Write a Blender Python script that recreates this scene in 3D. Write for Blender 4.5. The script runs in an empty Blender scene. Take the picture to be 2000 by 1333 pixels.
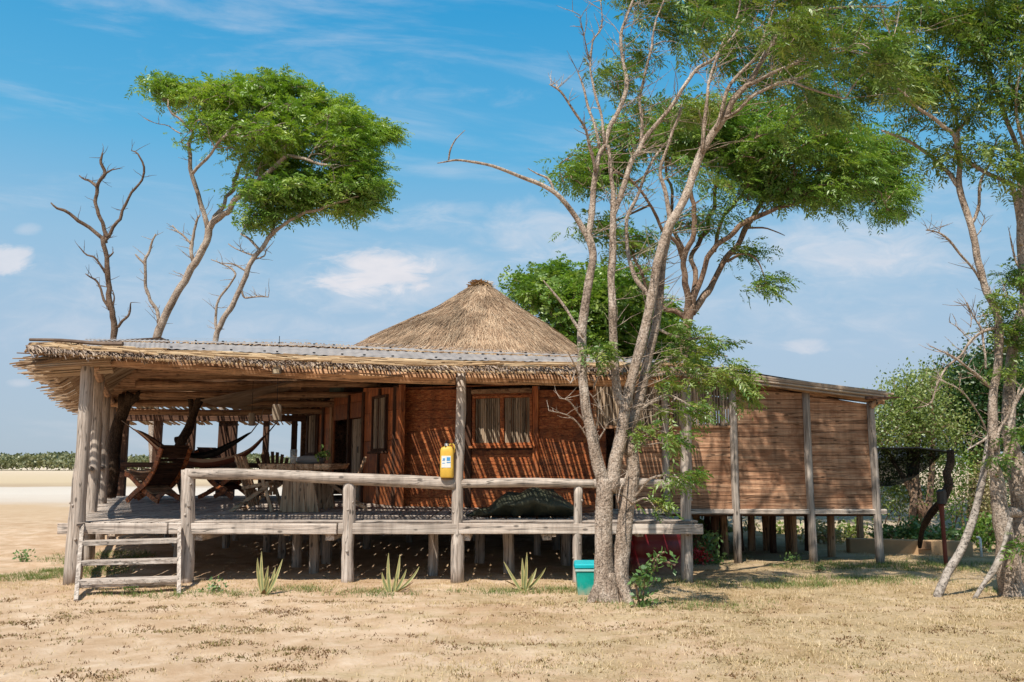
import bpy, math, random
import numpy as np
from mathutils import Vector, Matrix, noise
random.seed(11)
rng = np.random.default_rng(11)
SC = bpy.context.scene
COL = SC.collection
# ------------------------------------------------------------------ camera, sky, sun, exposure
F = 1700.0; CX = 1000.0; CY = 666.5; H = 1.72
TH = math.atan(238.5 / F); CT, ST = math.cos(TH), math.sin(TH)
cam_d = bpy.data.cameras.new('camera'); cam = bpy.data.objects.new('camera', cam_d); COL.objects.link(cam)
cam.location = (0, 0, H); cam.rotation_euler = (math.pi / 2 + TH, 0, 0)
cam_d.sensor_width = 36; cam_d.lens = F / 2000 * 36; cam_d.clip_end = 6000; cam_d.clip_start = 0.05
SC.camera = cam
SUN = Vector((0.27, 0.60, -1.0)).normalized()          # direction the light travels
sun_d = bpy.data.lights.new('sun', 'SUN'); sun = bpy.data.objects.new('sun', sun_d); COL.objects.link(sun)
sun_d.energy = 4.6; sun_d.angle = math.radians(0.53); sun_d.color = (1.0, 0.93, 0.82)
sun.rotation_euler = SUN.to_track_quat('-Z', 'Y').to_euler(); sun.location = (-8, -18, 40)
SC.view_settings.view_transform = 'Standard'; SC.view_settings.look = 'None'
SC.view_settings.gamma = 1.0; SC.view_settings.exposure = 0.33
SC.cycles.max_bounces = 8; SC.cycles.diffuse_bounces = 4; SC.cycles.transparent_max_bounces = 8
try: SC.cycles.use_denoising = True
except Exception: pass

def node(t, typ, props=None, ins=None):
    n = t.nodes.new(typ)
    for k, v in (props or {}).items(): setattr(n, k, v)
    for k, v in (ins or {}).items():
        s = n.inputs[k]
        if isinstance(v, bpy.types.NodeSocket): t.links.new(v, s)
        else: s.default_value = v
    return n
def math_(t, op, a, b=0.0, c=None, clamp=False):
    i = {0: a, 1: b}
    if c is not None: i[2] = c
    return node(t, 'ShaderNodeMath', {'operation': op, 'use_clamp': clamp}, i).outputs[0]
def ramp(t, fac, stops, interp='LINEAR'):
    n = node(t, 'ShaderNodeValToRGB', None, {0: fac}); cr = n.color_ramp; cr.interpolation = interp
    while len(cr.elements) < len(stops): cr.elements.new(0.5)
    for e, (p, c) in zip(cr.elements, stops):
        e.position = p; e.color = (c, c, c, 1) if isinstance(c, (int, float)) else (*c, 1)
    return n.outputs[0]
def mixc(t, fac, a, b, blend='MIX'):
    n = node(t, 'ShaderNodeMix', {'data_type': 'RGBA', 'blend_type': blend}, None)
    for idx, v in ((0, fac), (6, a), (7, b)):
        s = n.inputs[idx]
        if isinstance(v, bpy.types.NodeSocket): t.links.new(v, s)
        elif idx == 0: s.default_value = v
        else: s.default_value = (*v, 1) if len(v) == 3 else v
    return n.outputs[2]
def noise_(t, vec, scale, detail=5, rough=0.55, dist=0.0):
    return node(t, 'ShaderNodeTexNoise', None, {'Vector': vec, 'Scale': scale, 'Detail': detail, 'Roughness': rough, 'Distortion': dist}).outputs[0]

def pix_dir(px, py):
    u = (px - CX) / F; v = -(py - CY) / F
    return Vector((u, CT - v * ST, ST + v * CT))
world = bpy.data.worlds.new('World'); SC.world = world; world.use_nodes = True
wt = world.node_tree; wt.nodes.clear()
sky = node(wt, 'ShaderNodeTexSky', {'sky_type': 'NISHITA', 'sun_disc': False, 'sun_elevation': math.asin(-SUN.z),
     'sun_rotation': math.atan2(-SUN.x, -SUN.y), 'air_density': 1.0, 'dust_density': 0.6, 'ozone_density': 1.6, 'altitude': 0})
tc = node(wt, 'ShaderNodeTexCoord')
D = tc.outputs['Generated']
sep = node(wt, 'ShaderNodeSeparateXYZ', None, {0: D})
yy = math_(wt, 'MAXIMUM', sep.outputs[1], 0.08)
az = math_(wt, 'DIVIDE', sep.outputs[0], yy); el = math_(wt, 'DIVIDE', sep.outputs[2], yy)
front = math_(wt, 'GREATER_THAN', sep.outputs[1], 0.05)
cv = node(wt, 'ShaderNodeCombineXYZ', None, {0: math_(wt, 'MULTIPLY', az, 1.0), 1: math_(wt, 'MULTIPLY', el, 2.4), 2: 0.0}).outputs[0]
n1 = noise_(wt, cv, 5.0, 9, 0.62, 0.3)
n2 = noise_(wt, cv, 14.0, 8, 0.6, 0.1)
cs = node(wt, 'ShaderNodeCombineXYZ', None, {0: math_(wt, 'MULTIPLY', az, 1.0), 1: math_(wt, 'MULTIPLY', math_(wt, 'ADD', el, math_(wt, 'MULTIPLY', az, 0.12)), 5.5), 2: 3.0}).outputs[0]
n3 = noise_(wt, cs, 2.6, 8, 0.6, 0.4)
nn = math_(wt, 'ADD', math_(wt, 'MULTIPLY', noise_(wt, cv, 17.0, 9, 0.62, 0.6), 0.65), math_(wt, 'MULTIPLY', noise_(wt, cv, 5.0, 6, 0.6, 0.3), 0.35))
def cloud(px, py, sx, sy, amt, sharp, dens):
    d = pix_dir(px, py); a0, e0 = d.x / d.y, d.z / d.y
    da = math_(wt, 'DIVIDE', math_(wt, 'SUBTRACT', az, a0), sx / F)
    de = math_(wt, 'DIVIDE', math_(wt, 'SUBTRACT', el, e0), sy / F)
    r2 = math_(wt, 'ADD', math_(wt, 'MULTIPLY', da, da), math_(wt, 'MULTIPLY', de, de))
    m = math_(wt, 'SUBTRACT', 1.0, r2)
    m = math_(wt, 'ADD', m, math_(wt, 'MULTIPLY', math_(wt, 'SUBTRACT', nn, 0.5), amt))
    mr = node(wt, 'ShaderNodeMapRange', {'interpolation_type': 'SMOOTHSTEP'}, {0: m, 1: 0.0, 2: sharp, 3: 0.0, 4: dens}).outputs[0]
    return mr
cl = None
for args in [(735, 535, 150, 58, 3.6, 0.9, 0.9), (720, 580, 220, 60, 5, 2.0, 0.5), (790, 545, 260, 85, 3.0, 1.6, 0.62), (1690, 485, 290, 105, 3.0, 1.6, 0.66), (1060, 450, 180, 75, 3.0, 1.6, 0.55), (10, 512, 70, 40, 4.5, 0.9, 0.7), (55, 448, 34, 16, 2.4, 1.2, 0.3),
             (1080, 470, 150, 60, 6.0, 1.8, 0.55), (880, 430, 170, 45, 6.0, 2.2, 0.42), (1710, 495, 230, 85, 6.0, 1.8, 0.62), (1580, 675, 60, 18, 4.5, 1.4, 0.5),
             (40, 748, 34, 12, 2.2, 1.0, 0.35), (300, 560, 360, 100, 6, 2.4, 0.36), (620, 650, 460, 70, 6, 2.4, 0.36), (1850, 400, 140, 70, 6.0, 2.2, 0.42), (1500, 600, 520, 100, 6, 2.6, 0.34), (120, 640, 200, 60, 6, 2.4, 0.3), (600, 150, 420, 90, 7, 3.2, 0.22), (880, 190, 260, 30, 6, 2.4, 0.26)]:
    c = cloud(*args)
    cl = c if cl is None else math_(wt, 'MAXIMUM', cl, c)
wisp = node(wt, 'ShaderNodeMapRange', {'interpolation_type': 'SMOOTHSTEP'}, {0: n3, 1: 0.50, 2: 0.78, 3: 0.0, 4: 0.34}).outputs[0]
cl = math_(wt, 'MAXIMUM', cl, wisp)
cl = math_(wt, 'MULTIPLY', cl, front)
G_ = 8.4
grad = ramp(wt, sep.outputs[2], [(p_, tuple(q * 0.1 for q in c_)) for p_, c_ in ((0.0, (4.0, 4.95, 5.9)), (0.12, (3.95, 5.3, 6.8)), (0.235, (2.9, 5.1, 7.1)), (0.345, (1.05, 4.25, 7.1)), (0.49, (0.28, 3.25, 6.5)), (0.62, (0.9, 3.0, 5.6)), (1.0, (2.4, 3.3, 4.6)))])
grad = mixc(wt, 1.0, grad, (G_, G_, G_), 'MULTIPLY')
tint = mixc(wt, 0.93, sky.outputs[0], grad)
ccol = mixc(wt, math_(wt, 'MULTIPLY', n2, 0.9, clamp=True), (5.2, 5.4, 6.0), (8.2, 7.6, 7.5))
skyc = mixc(wt, cl, tint, ccol)
bg = node(wt, 'ShaderNodeBackground', None, {'Color': skyc, 'Strength': 0.1})
wo = node(wt, 'ShaderNodeOutputWorld', None, {0: bg.outputs[0]})

# ------------------------------------------------------------------ pixel -> place helpers
def at(px, py, Y):
    d = pix_dir(px, py); return Vector((d.x / d.y * Y, Y, H + d.z / d.y * Y))
def onz(px, py, z=0.0):
    d = pix_dir(px, py); t = (z - H) / d.z; return Vector((d.x * t, d.y * t, z))
def onwall(px, py, p0, p1):
    d = pix_dir(px, py); ex, ey = p1[0] - p0[0], p1[1] - p0[1]
    den = d.x * ey - d.y * ex
    t = (p0[0] * ey - p0[1] * ex) / den
    return Vector((d.x * t, d.y * t, H + d.z * t))

# ------------------------------------------------------------------ mesh helpers
class MB:
    def __init__(s): s.v = []; s.f = []; s.m = []; s.a = []
    def add(s, vs, fs, mi=0, var=None):
        if var is None: var = random.random()
        o = len(s.v); s.v.extend([tuple(p) for p in vs])
        for f in fs: s.f.append(tuple(i + o for i in f)); s.m.append(mi); s.a.append(var)
        return s
    def hexa(s, c, mi=0, var=None):               # c: 4 bottom corners then 4 top corners
        return s.add(c, [(3, 2, 1, 0), (4, 5, 6, 7), (0, 1, 5, 4), (1, 2, 6, 5), (2, 3, 7, 6), (3, 0, 4, 7)], mi, var)
    def box(s, c, size, rz=0.0, mi=0, var=None, j=0.0, rx=0.0, ry=0.0):
        x, y, z = (q / 2 for q in size); M = Matrix.Rotation(rz, 3, 'Z') @ Matrix.Rotation(ry, 3, 'Y') @ Matrix.Rotation(rx, 3, 'X'); c = Vector(c)
        ps = [(-x, -y, -z), (x, -y, -z), (x, y, -z), (-x, y, -z), (-x, -y, z), (x, -y, z), (x, y, z), (-x, y, z)]
        return s.hexa([c + M @ Vector(p) + Vector([random.uniform(-j, j) for _ in range(3)]) for p in ps], mi, var)
    def beam(s, p0, p1, w, h, mi=0, var=None, j=0.0, up=(0, 0, 1)):   # w sideways, h along up
        p0 = Vector(p0); p1 = Vector(p1); d = (p1 - p0).normalized(); side = d.cross(Vector(up))
        if side.length < 1e-4: side = d.cross(Vector((0, 1, 0)))
        side.normalize(); u = side.cross(d)
        a, b = side * w / 2, u * h / 2
        c = [p0 - a - b, p0 + a - b, p1 + a - b, p1 - a - b, p0 - a + b, p0 + a + b, p1 + a + b, p1 - a + b]
        return s.hexa([q + Vector([random.uniform(-j, j) for _ in range(3)]) for q in c], mi, var)
    def tube(s, pts, rad, n=8, wob=0.0, freq=3.0, mi=0, var=None, cap=True):
        pts = [Vector(p) for p in pts]
        if len(pts) < 2: return s
        if not hasattr(rad, '__len__'): rad = [rad] * len(pts)
        vs = []; t0 = (pts[1] - pts[0]).normalized()
        ref = Vector((0, 0, 1)) if abs(t0.z) < 0.9 else Vector((1, 0, 0))
        nrm = (ref - t0 * ref.dot(t0)).normalized()
        for i, p in enumerate(pts):
            t = (pts[min(i + 1, len(pts) - 1)] - pts[max(i - 1, 0)])
            if t.length < 1e-6: t = t0
            t = t.normalized()
            nrm = nrm - t * nrm.dot(t)
            if nrm.length < 1e-4: nrm = t.orthogonal()
            nrm.normalize(); b = t.cross(nrm)
            for k in range(n):
                a = 2 * math.pi * k / n; d = nrm * math.cos(a) + b * math.sin(a); r = rad[i]
                if wob: r *= 1 + wob * noise.noise((p + d * rad[i] * 1.5) * freq) + wob * 0.5 * noise.noise((p + d * rad[i] * 1.5) * freq * 3.1)
                vs.append(p + d * r)
        fs = []
        for i in range(len(pts) - 1):
            for k in range(n):
                k2 = (k + 1) % n; fs.append((i * n + k, i * n + k2, (i + 1) * n + k2, (i + 1) * n + k))
        if cap:
            fs.append(tuple(range(n - 1, -1, -1))); m = (len(pts) - 1) * n; fs.append(tuple(m + k for k in range(n)))
        return s.add(vs, fs, mi, var)
    def log(s, p0, p1, r0, r1=None, segs=7, bend=0.02, wob=0.12, n=10, mi=0, var=None, freq=2.5):
        p0 = Vector(p0); p1 = Vector(p1); r1 = r0 if r1 is None else r1; L = (p1 - p0).length; o = Vector([random.uniform(-99, 99) for _ in range(3)])
        pts = []; rs = []
        for i in range(segs + 1):
            t = i / segs; w = math.sin(math.pi * t) * bend * L
            q = p0.lerp(p1, t) + Vector((noise.noise(o + Vector((t * 2, 0, 0))), noise.noise(o + Vector((0, t * 2, 5))), noise.noise(o + Vector((3, 0, t * 2))))) * w
            pts.append(q); rs.append((r0 + (r1 - r0) * t) * (1 + 0.05 * random.uniform(-1, 1)))
        return s.tube(pts, rs, n, wob, freq, mi, var)
    def build(s, name, mats, parent=None, bevel=0.0, smooth=False, loc=None):
        me = bpy.data.meshes.new(name); off = Vector((0, 0, 0))
        if parent is not None: off = wloc(parent)
        elif loc is not None: off = Vector(loc)
        me.from_pydata([(p[0] - off.x, p[1] - off.y, p[2] - off.z) for p in s.v], [], s.f)
        if not isinstance(mats, (list, tuple)): mats = [mats]
        for m in mats: me.materials.append(m)
        me.polygons.foreach_set('material_index', s.m)
        at_ = me.attributes.new('var', 'FLOAT', 'FACE'); at_.data.foreach_set('value', s.a)
        if smooth: me.polygons.foreach_set('use_smooth', [True] * len(s.f))
        me.update()
        o = bpy.data.objects.new(name, me); COL.objects.link(o)
        if parent is not None: o.parent = parent
        elif loc is not None: o.location = off
        if bevel:
            b = o.modifiers.new('bevel', 'BEVEL'); b.width = bevel; b.segments = 1; b.limit_method = 'ANGLE'
        return o
def wloc(o):
    l = Vector((0, 0, 0))
    while o is not None: l = l + o.location; o = o.parent
    return l
def np_quads(name, quads, var, mats, parent=None, mi=None, loc=None):    # quads (M,4,3)
    M = len(quads); me = bpy.data.meshes.new(name)
    off = wloc(parent) if parent is not None else Vector(loc or (0, 0, 0))
    v = (quads.reshape(-1, 3) - np.array(off)).astype(np.float32)
    me.vertices.add(M * 4); me.vertices.foreach_set('co', v.ravel())
    me.loops.add(M * 4); me.loops.foreach_set('vertex_index', np.arange(M * 4, dtype=np.int32))
    me.polygons.add(M); me.polygons.foreach_set('loop_start', np.arange(0, M * 4, 4, dtype=np.int32))
    me.polygons.foreach_set('loop_total', np.full(M, 4, dtype=np.int32))
    if not isinstance(mats, (list, tuple)): mats = [mats]
    for m in mats: me.materials.append(m)
    if mi is not None: me.polygons.foreach_set('material_index', mi.astype(np.int32))
    a = me.attributes.new('var', 'FLOAT', 'FACE'); a.data.foreach_set('value', var.astype(np.float32))
    me.update(calc_edges=True); me.validate()
    o = bpy.data.objects.new(name, me); COL.objects.link(o)
    if parent is not None: o.parent = parent
    else: o.location = off
    return o
def tag(o, label, cat, group=None, kind=None):
    if label: o['label'] = label
    if cat: o['category'] = cat
    if group: o['group'] = group
    if kind: o['kind'] = kind
    return o
def thing(name, label, cat, loc, group=None):
    o = bpy.data.objects.new(name, None); COL.objects.link(o); o.location = loc; o.empty_display_size = 0.2
    return tag(o, label, cat, group)
def struct(o): o['kind'] = 'structure'; return o
def dup(root, loc, rz, label):
    r = root.copy(); COL.objects.link(r); r.location = loc; r.rotation_euler = (0, 0, rz); r['label'] = label
    for ch in list(root.children):
        c = ch.copy(); COL.objects.link(c); c.parent = r
        for g in ch.children:
            d = g.copy(); COL.objects.link(d); d.parent = c
    return r
def smooth_path(pts, sub=4):          # Catmull-Rom through (Vector, radius)
    P = [p for p, _ in pts]; R = [r for _, r in pts]; out = []
    for i in range(len(P) - 1):
        a = P[max(i - 1, 0)]; b = P[i]; c = P[i + 1]; d = P[min(i + 2, len(P) - 1)]
        for k in range(sub):
            t = k / sub; t2 = t * t; t3 = t2 * t
            q = 0.5 * ((2 * b) + (c - a) * t + (2 * a - 5 * b + 4 * c - d) * t2 + (3 * b - a - 3 * c + d) * t3)
            out.append((q, R[i] + (R[i + 1] - R[i]) * t))
    out.append((P[-1], R[-1])); return out

# ------------------------------------------------------------------ materials
def new_mat(name):
    m = bpy.data.materials.new(name); m.use_nodes = True; t = m.node_tree; t.nodes.clear(); return m, t
def finish(t, col, rough=0.85, bump=None, bs=0.3, bd=0.02, spec=0.3, metal=0.0):
    ins = {'Base Color': col if isinstance(col, bpy.types.NodeSocket) else (*col, 1), 'Roughness': rough, 'Metallic': metal, 'Specular IOR Level': spec}
    if bump is not None: ins['Normal'] = node(t, 'ShaderNodeBump', None, {'Strength': bs, 'Distance': bd, 'Height': bump}).outputs[0]
    p = node(t, 'ShaderNodeBsdfPrincipled', None, ins)
    node(t, 'ShaderNodeOutputMaterial', None, {0: p.outputs[0]}); return p
def varfac(t): return node(t, 'ShaderNodeAttribute', {'attribute_name': 'var'}).outputs['Fac']
def wood(name, dark, mid, light, axis='z', scale=1.0, stain=None, rough=0.85, varamt=0.35, bs=0.5):
    m, t = new_mat(name); v = varfac(t)
    co = node(t, 'ShaderNodeTexCoord').outputs['Object']
    off = node(t, 'ShaderNodeCombineXYZ', None, {0: math_(t, 'MULTIPLY', v, 37.0), 1: math_(t, 'MULTIPLY', v, 91.0), 2: math_(t, 'MULTIPLY', v, 53.0)}).outputs[0]
    co2 = node(t, 'ShaderNodeVectorMath', {'operation': 'ADD'}, {0: co, 1: off}).outputs[0]
    s = {'x': (0.9, 22, 22), 'y': (22, 0.9, 22), 'z': (22, 22, 0.9)}[axis]
    mp = node(t, 'ShaderNodeMapping', None, {'Vector': co2, 'Scale': tuple(q * scale for q in s)}).outputs[0]
    g = noise_(t, mp, 1.0, 8, 0.65, 0.4)
    b = noise_(t, co2, 1.6, 4, 0.6, 0.5)
    c = ramp(t, g, [(0.30, dark), (0.47, mid), (0.68, light)])
    fine = noise_(t, node(t, 'ShaderNodeVectorMath', {'operation': 'MULTIPLY'}, {0: mp, 1: (2.7, 2.7, 2.7)}).outputs[0], 1.0, 4, 0.7, 0.2)
    c = mixc(t, 1.0, c, ramp(t, fine, [(0.30, 0.42), (0.42, 1.0)]), 'MULTIPLY')
    nc = noise_(t, node(t, 'ShaderNodeVectorMath', {'operation': 'MULTIPLY'}, {0: mp, 1: (0.62, 0.62, 0.62)}).outputs[0], 1.0, 3, 0.5, 0.3)
    cr_ = ramp(t, math_(t, 'ABSOLUTE', math_(t, 'SUBTRACT', nc, 0.5)), [(0.004, 0.30), (0.022, 1.0)])
    kn = node(t, 'ShaderNodeTexVoronoi', None, {'Vector': node(t, 'ShaderNodeMapping', None, {'Vector': co2, 'Scale': tuple(3.2 if q < 2 else 7.0 for q in s)}).outputs[0], 'Scale': 1.0}).outputs[0]
    cr_ = math_(t, 'MULTIPLY', cr_, ramp(t, kn, [(0.09, 0.35), (0.16, 1.0)]))
    rs_ = ramp(t, noise_(t, node(t, 'ShaderNodeMapping', None, {'Vector': co, 'Scale': (7, 7, 0.5)}).outputs[0], 1.0, 5, 0.65, 0.3), [(0.34, 0.72), (0.52, 1.0), (0.7, 1.10)])
    cr_ = math_(t, 'MULTIPLY', cr_, rs_)
    c = mixc(t, 1.0, c, cr_, 'MULTIPLY')
    br = math_(t, 'ADD', 1.0 - varamt / 2 - 0.18, math_(t, 'ADD', math_(t, 'MULTIPLY', v, varamt), math_(t, 'MULTIPLY', b, 0.36)))
    c = mixc(t, 1.0, c, node(t, 'ShaderNodeCombineXYZ', None, {0: br, 1: br, 2: br}).outputs[0], 'MULTIPLY')
    if stain is not None:
        sf = ramp(t, noise_(t, co2, 2.3, 5, 0.6, 0.8), [(0.5, 0.0), (0.68, 0.75)])
        c = mixc(t, sf, c, stain)
    finish(t, c, rough, g, bs, 0.02); return m
def plain(name, col, rough=0.6, nscale=8, namt=0.25, bs=0.1, spec=0.4, metal=0.0):
    m, t = new_mat(name); co = node(t, 'ShaderNodeTexCoord').outputs['Object']
    n = noise_(t, co, nscale, 6, 0.6, 0.2); v = varfac(t)
    k = math_(t, 'ADD', 1 - namt, math_(t, 'MULTIPLY', math_(t, 'ADD', n, math_(t, 'MULTIPLY', v, 0.4)), namt * 1.4))
    c = mixc(t, 1.0, (*col, 1), node(t, 'ShaderNodeCombineXYZ', None, {0: k, 1: k, 2: k}).outputs[0], 'MULTIPLY')
    finish(t, c, rough, n, bs, 0.01, spec, metal); return m
def strands(name, stops, rough=0.9):
    m, t = new_mat(name); v = varfac(t); co = node(t, 'ShaderNodeTexCoord').outputs['Object']
    n = noise_(t, co, 3.0, 4, 0.6)
    f = math_(t, 'ADD', math_(t, 'MULTIPLY', v, 0.75), math_(t, 'MULTIPLY', math_(t, 'SUBTRACT', n, 0.38), 0.9), clamp=True)
    finish(t, ramp(t, f, stops), rough, noise_(t, co, 60, 3), 0.3, 0.01, 0.2); return m
def thatch_mat():
    m, t = new_mat('weathered_thatch'); v = varfac(t); co = node(t, 'ShaderNodeTexCoord').outputs['Object']
    f = math_(t, 'ADD', math_(t, 'MULTIPLY', v, 0.75), math_(t, 'MULTIPLY', math_(t, 'SUBTRACT', noise_(t, co, 3.0, 4, 0.6), 0.38), 0.9), clamp=True)
    c = ramp(t, f, [(0.0, (0.17, 0.10, 0.06)), (0.4, (0.39, 0.26, 0.165)), (0.75, (0.56, 0.41, 0.275)), (1.0, (0.70, 0.55, 0.39))])
    w_ = ramp(t, noise_(t, co, 0.9, 6, 0.65, 0.8), [(0.36, 0.62), (0.5, 1.0), (0.68, 1.12)])
    finish(t, mixc(t, 1.0, c, w_, 'MULTIPLY'), 0.92, noise_(t, co, 60, 3), 0.3, 0.01, 0.15); return m
def dusty(name, col, dust=(0.45, 0.33, 0.22), rough=0.4, zmax=0.16):
    m, t = new_mat(name); co = node(t, 'ShaderNodeTexCoord').outputs['Object']; sp = node(t, 'ShaderNodeSeparateXYZ', None, {0: co})
    n = noise_(t, co, 9.0, 7, 0.7, 0.4); sc_ = ramp(t, noise_(t, node(t, 'ShaderNodeMapping', None, {'Vector': co, 'Scale': (60, 60, 8)}).outputs[0], 1.0, 3, 0.6), [(0.30, 0.7), (0.40, 1.0)])
    c = mixc(t, 1.0, (*col, 1), ramp(t, n, [(0.3, 0.78), (0.6, 1.05)]), 'MULTIPLY'); c = mixc(t, 1.0, c, sc_, 'MULTIPLY')
    f = math_(t, 'ADD', math_(t, 'SUBTRACT', 1.0, math_(t, 'DIVIDE', sp.outputs[2], zmax)), math_(t, 'MULTIPLY', math_(t, 'SUBTRACT', n, 0.5), 2.4), clamp=True)
    finish(t, mixc(t, math_(t, 'MULTIPLY', f, 0.7), c, dust), rough, n, 0.1, 0.01, 0.4); return m
def leaf(name, stops, trans=0.38, gloss=0.06):
    m, t = new_mat(name); v = varfac(t)
    co = node(t, 'ShaderNodeTexCoord').outputs['Object']; n = noise_(t, co, 0.9, 3, 0.5)
    f = math_(t, 'ADD', math_(t, 'MULTIPLY', v, 0.7), math_(t, 'MULTIPLY', math_(t, 'SUBTRACT', n, 0.3), 0.75), clamp=True)
    c = ramp(t, f, stops)
    d = node(t, 'ShaderNodeBsdfDiffuse', None, {0: c})
    tr = node(t, 'ShaderNodeBsdfTranslucent', None, {0: mixc(t, 1.0, c, (1.15, 1.25, 0.6, 1), 'MULTIPLY')})
    mx = node(t, 'ShaderNodeMixShader', None, {0: trans, 1: d.outputs[0], 2: tr.outputs[0]})
    gl = node(t, 'ShaderNodeBsdfGlossy', None, {0: (0.8, 0.85, 0.8, 1), 1: 0.45})
    mx2 = node(t, 'ShaderNodeMixShader', None, {0: gloss, 1: mx.outputs[0], 2: gl.outputs[0]})
    node(t, 'ShaderNodeOutputMaterial', None, {0: mx2.outputs[0]}); return m
def bark(name, dark, mid, light, sc=1.0):
    m, t = new_mat(name); co = node(t, 'ShaderNodeTexCoord').outputs['Object']
    mp = node(t, 'ShaderNodeMapping', None, {'Vector': co, 'Scale': (30 * sc, 30 * sc, 22 * sc)}).outputs[0]
    g = noise_(t, mp, 1.0, 8, 0.7, 0.6); b = noise_(t, co, 2.2 * sc, 5, 0.6, 0.3)
    vo = node(t, 'ShaderNodeTexVoronoi', None, {'Vector': mp, 'Scale': 1.6}).outputs[0]
    c = ramp(t, math_(t, 'ADD', math_(t, 'MULTIPLY', g, 0.75), math_(t, 'MULTIPLY', math_(t, 'SUBTRACT', b, 0.5), 0.7), clamp=True), [(0.18, dark), (0.36, mid), (0.58, light)])
    fl = ramp(t, noise_(t, node(t, 'ShaderNodeMapping', None, {'Vector': co, 'Scale': (42 * sc, 42 * sc, 60 * sc)}).outputs[0], 1.0, 4, 0.75, 0.8), [(0.38, 0.22), (0.49, 1.0)])
    c = mixc(t, 1.0, c, ramp(t, noise_(t, node(t, 'ShaderNodeMapping', None, {'Vector': co, 'Scale': (20 * sc, 20 * sc, 4.5 * sc)}).outputs[0], 1.0, 5, 0.7, 1.2), [(0.36, 0.45), (0.47, 1.0)]), 'MULTIPLY')
    c = mixc(t, 1.0, c, fl, 'MULTIPLY')
    h = math_(t, 'ADD', math_(t, 'MULTIPLY', g, 0.6), math_(t, 'MULTIPLY', vo, 0.5))
    finish(t, c, 0.92, h, 0.8, 0.022, 0.15); return m
M = {}
for ax in 'xyz':
    M['grey_' + ax] = wood('weathered_wood_' + ax, (0.20, 0.155, 0.125), (0.46, 0.38, 0.32), (0.66, 0.575, 0.50), ax, 1.0, None)
    M['brown_' + ax] = wood('brown_wood_' + ax, (0.17, 0.085, 0.045), (0.40, 0.22, 0.12), (0.58, 0.37, 0.22), ax, 1.0, None)
    M['red_' + ax] = wood('red_wood_' + ax, (0.15, 0.038, 0.014), (0.43, 0.12, 0.038), (0.64, 0.26, 0.095), ax, 1.3, (0.12, 0.05, 0.028), 0.5, 0.55)
    M['tan_' + ax] = wood('tan_wood_' + ax, (0.15, 0.072, 0.04), (0.42, 0.22, 0.125), (0.59, 0.375, 0.24), ax, 1.2, (0.20, 0.085, 0.042), 0.85, 0.5)
    M['mid_' + ax] = wood('aged_wood_' + ax, (0.19, 0.10, 0.055), (0.50, 0.30, 0.175), (0.68, 0.48, 0.31), ax, 1.0, None)
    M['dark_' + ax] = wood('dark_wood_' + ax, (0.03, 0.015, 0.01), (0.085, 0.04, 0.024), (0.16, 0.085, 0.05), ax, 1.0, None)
M['cane'] = strands('cane', [(0.0, (0.12, 0.065, 0.035)), (0.4, (0.30, 0.18, 0.09)), (0.75, (0.46, 0.31, 0.17)), (1.0, (0.58, 0.43, 0.27))])
M['stick'] = strands('eave_stick', [(0.0, (0.10, 0.055, 0.03)), (0.4, (0.27, 0.17, 0.10)), (0.75, (0.44, 0.32, 0.215)), (1.0, (0.56, 0.45, 0.33))])
M['fringe'] = strands('dry_fringe', [(0.0, (0.09, 0.06, 0.045)), (0.4, (0.26, 0.19, 0.145)), (0.75, (0.40, 0.31, 0.24)), (1.0, (0.52, 0.40, 0.28))])
M['straw'] = strands('straw_band', [(0.0, (0.22, 0.13, 0.065)), (0.5, (0.44, 0.29, 0.16)), (1.0, (0.60, 0.45, 0.28))])
M['thatch'] = strands('thatch', [(0.0, (0.16, 0.10, 0.065)), (0.4, (0.36, 0.255, 0.17)), (0.75, (0.52, 0.40, 0.28)), (1.0, (0.66, 0.54, 0.40))])
M['thatch'] = thatch_mat()
M['bamboo'] = wood('bamboo_slat', (0.10, 0.07, 0.05), (0.36, 0.27, 0.19), (0.52, 0.42, 0.31), 'z', 1.2, None, 0.7, 0.8)
M['bark'] = bark('pale_bark', (0.15, 0.105, 0.075), (0.41, 0.315, 0.245), (0.66, 0.56, 0.47))
M['bark_twig'] = bark('twig_bark', (0.11, 0.06, 0.04), (0.30, 0.19, 0.13), (0.46, 0.34, 0.25))
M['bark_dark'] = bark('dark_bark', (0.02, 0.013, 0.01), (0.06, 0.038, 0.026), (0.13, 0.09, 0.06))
M['dead'] = bark('bleached_wood', (0.22, 0.18, 0.15), (0.42, 0.36, 0.31), (0.56, 0.50, 0.45), 0.5)
M['dead_brown'] = bark('dead_brown_wood', (0.06, 0.035, 0.022), (0.17, 0.11, 0.075), (0.30, 0.22, 0.165))
M['leaf_main'] = leaf('leaf_main', [(0.0, (0.03, 0.085, 0.014)), (0.4, (0.10, 0.19, 0.026)), (0.75, (0.24, 0.30, 0.055)), (1.0, (0.42, 0.37, 0.11))], .34)
M['leaf_left'] = leaf('leaf_left', [(0.0, (0.07, 0.16, 0.018)), (0.5, (0.21, 0.34, 0.033)), (1.0, (0.44, 0.51, 0.08))], .38)
M['leaf_back'] = leaf('leaf_back', [(0.0, (0.05, 0.13, 0.018)), (0.5, (0.16, 0.28, 0.036)), (1.0, (0.38, 0.44, 0.09))], .36)
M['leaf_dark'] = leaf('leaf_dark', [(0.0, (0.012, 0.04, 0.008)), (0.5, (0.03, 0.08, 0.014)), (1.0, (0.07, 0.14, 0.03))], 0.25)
M['leaf_pale'] = leaf('leaf_pale', [(0.0, (0.10, 0.16, 0.03)), (0.5, (0.22, 0.29, 0.07)), (1.0, (0.42, 0.42, 0.17))])
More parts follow.
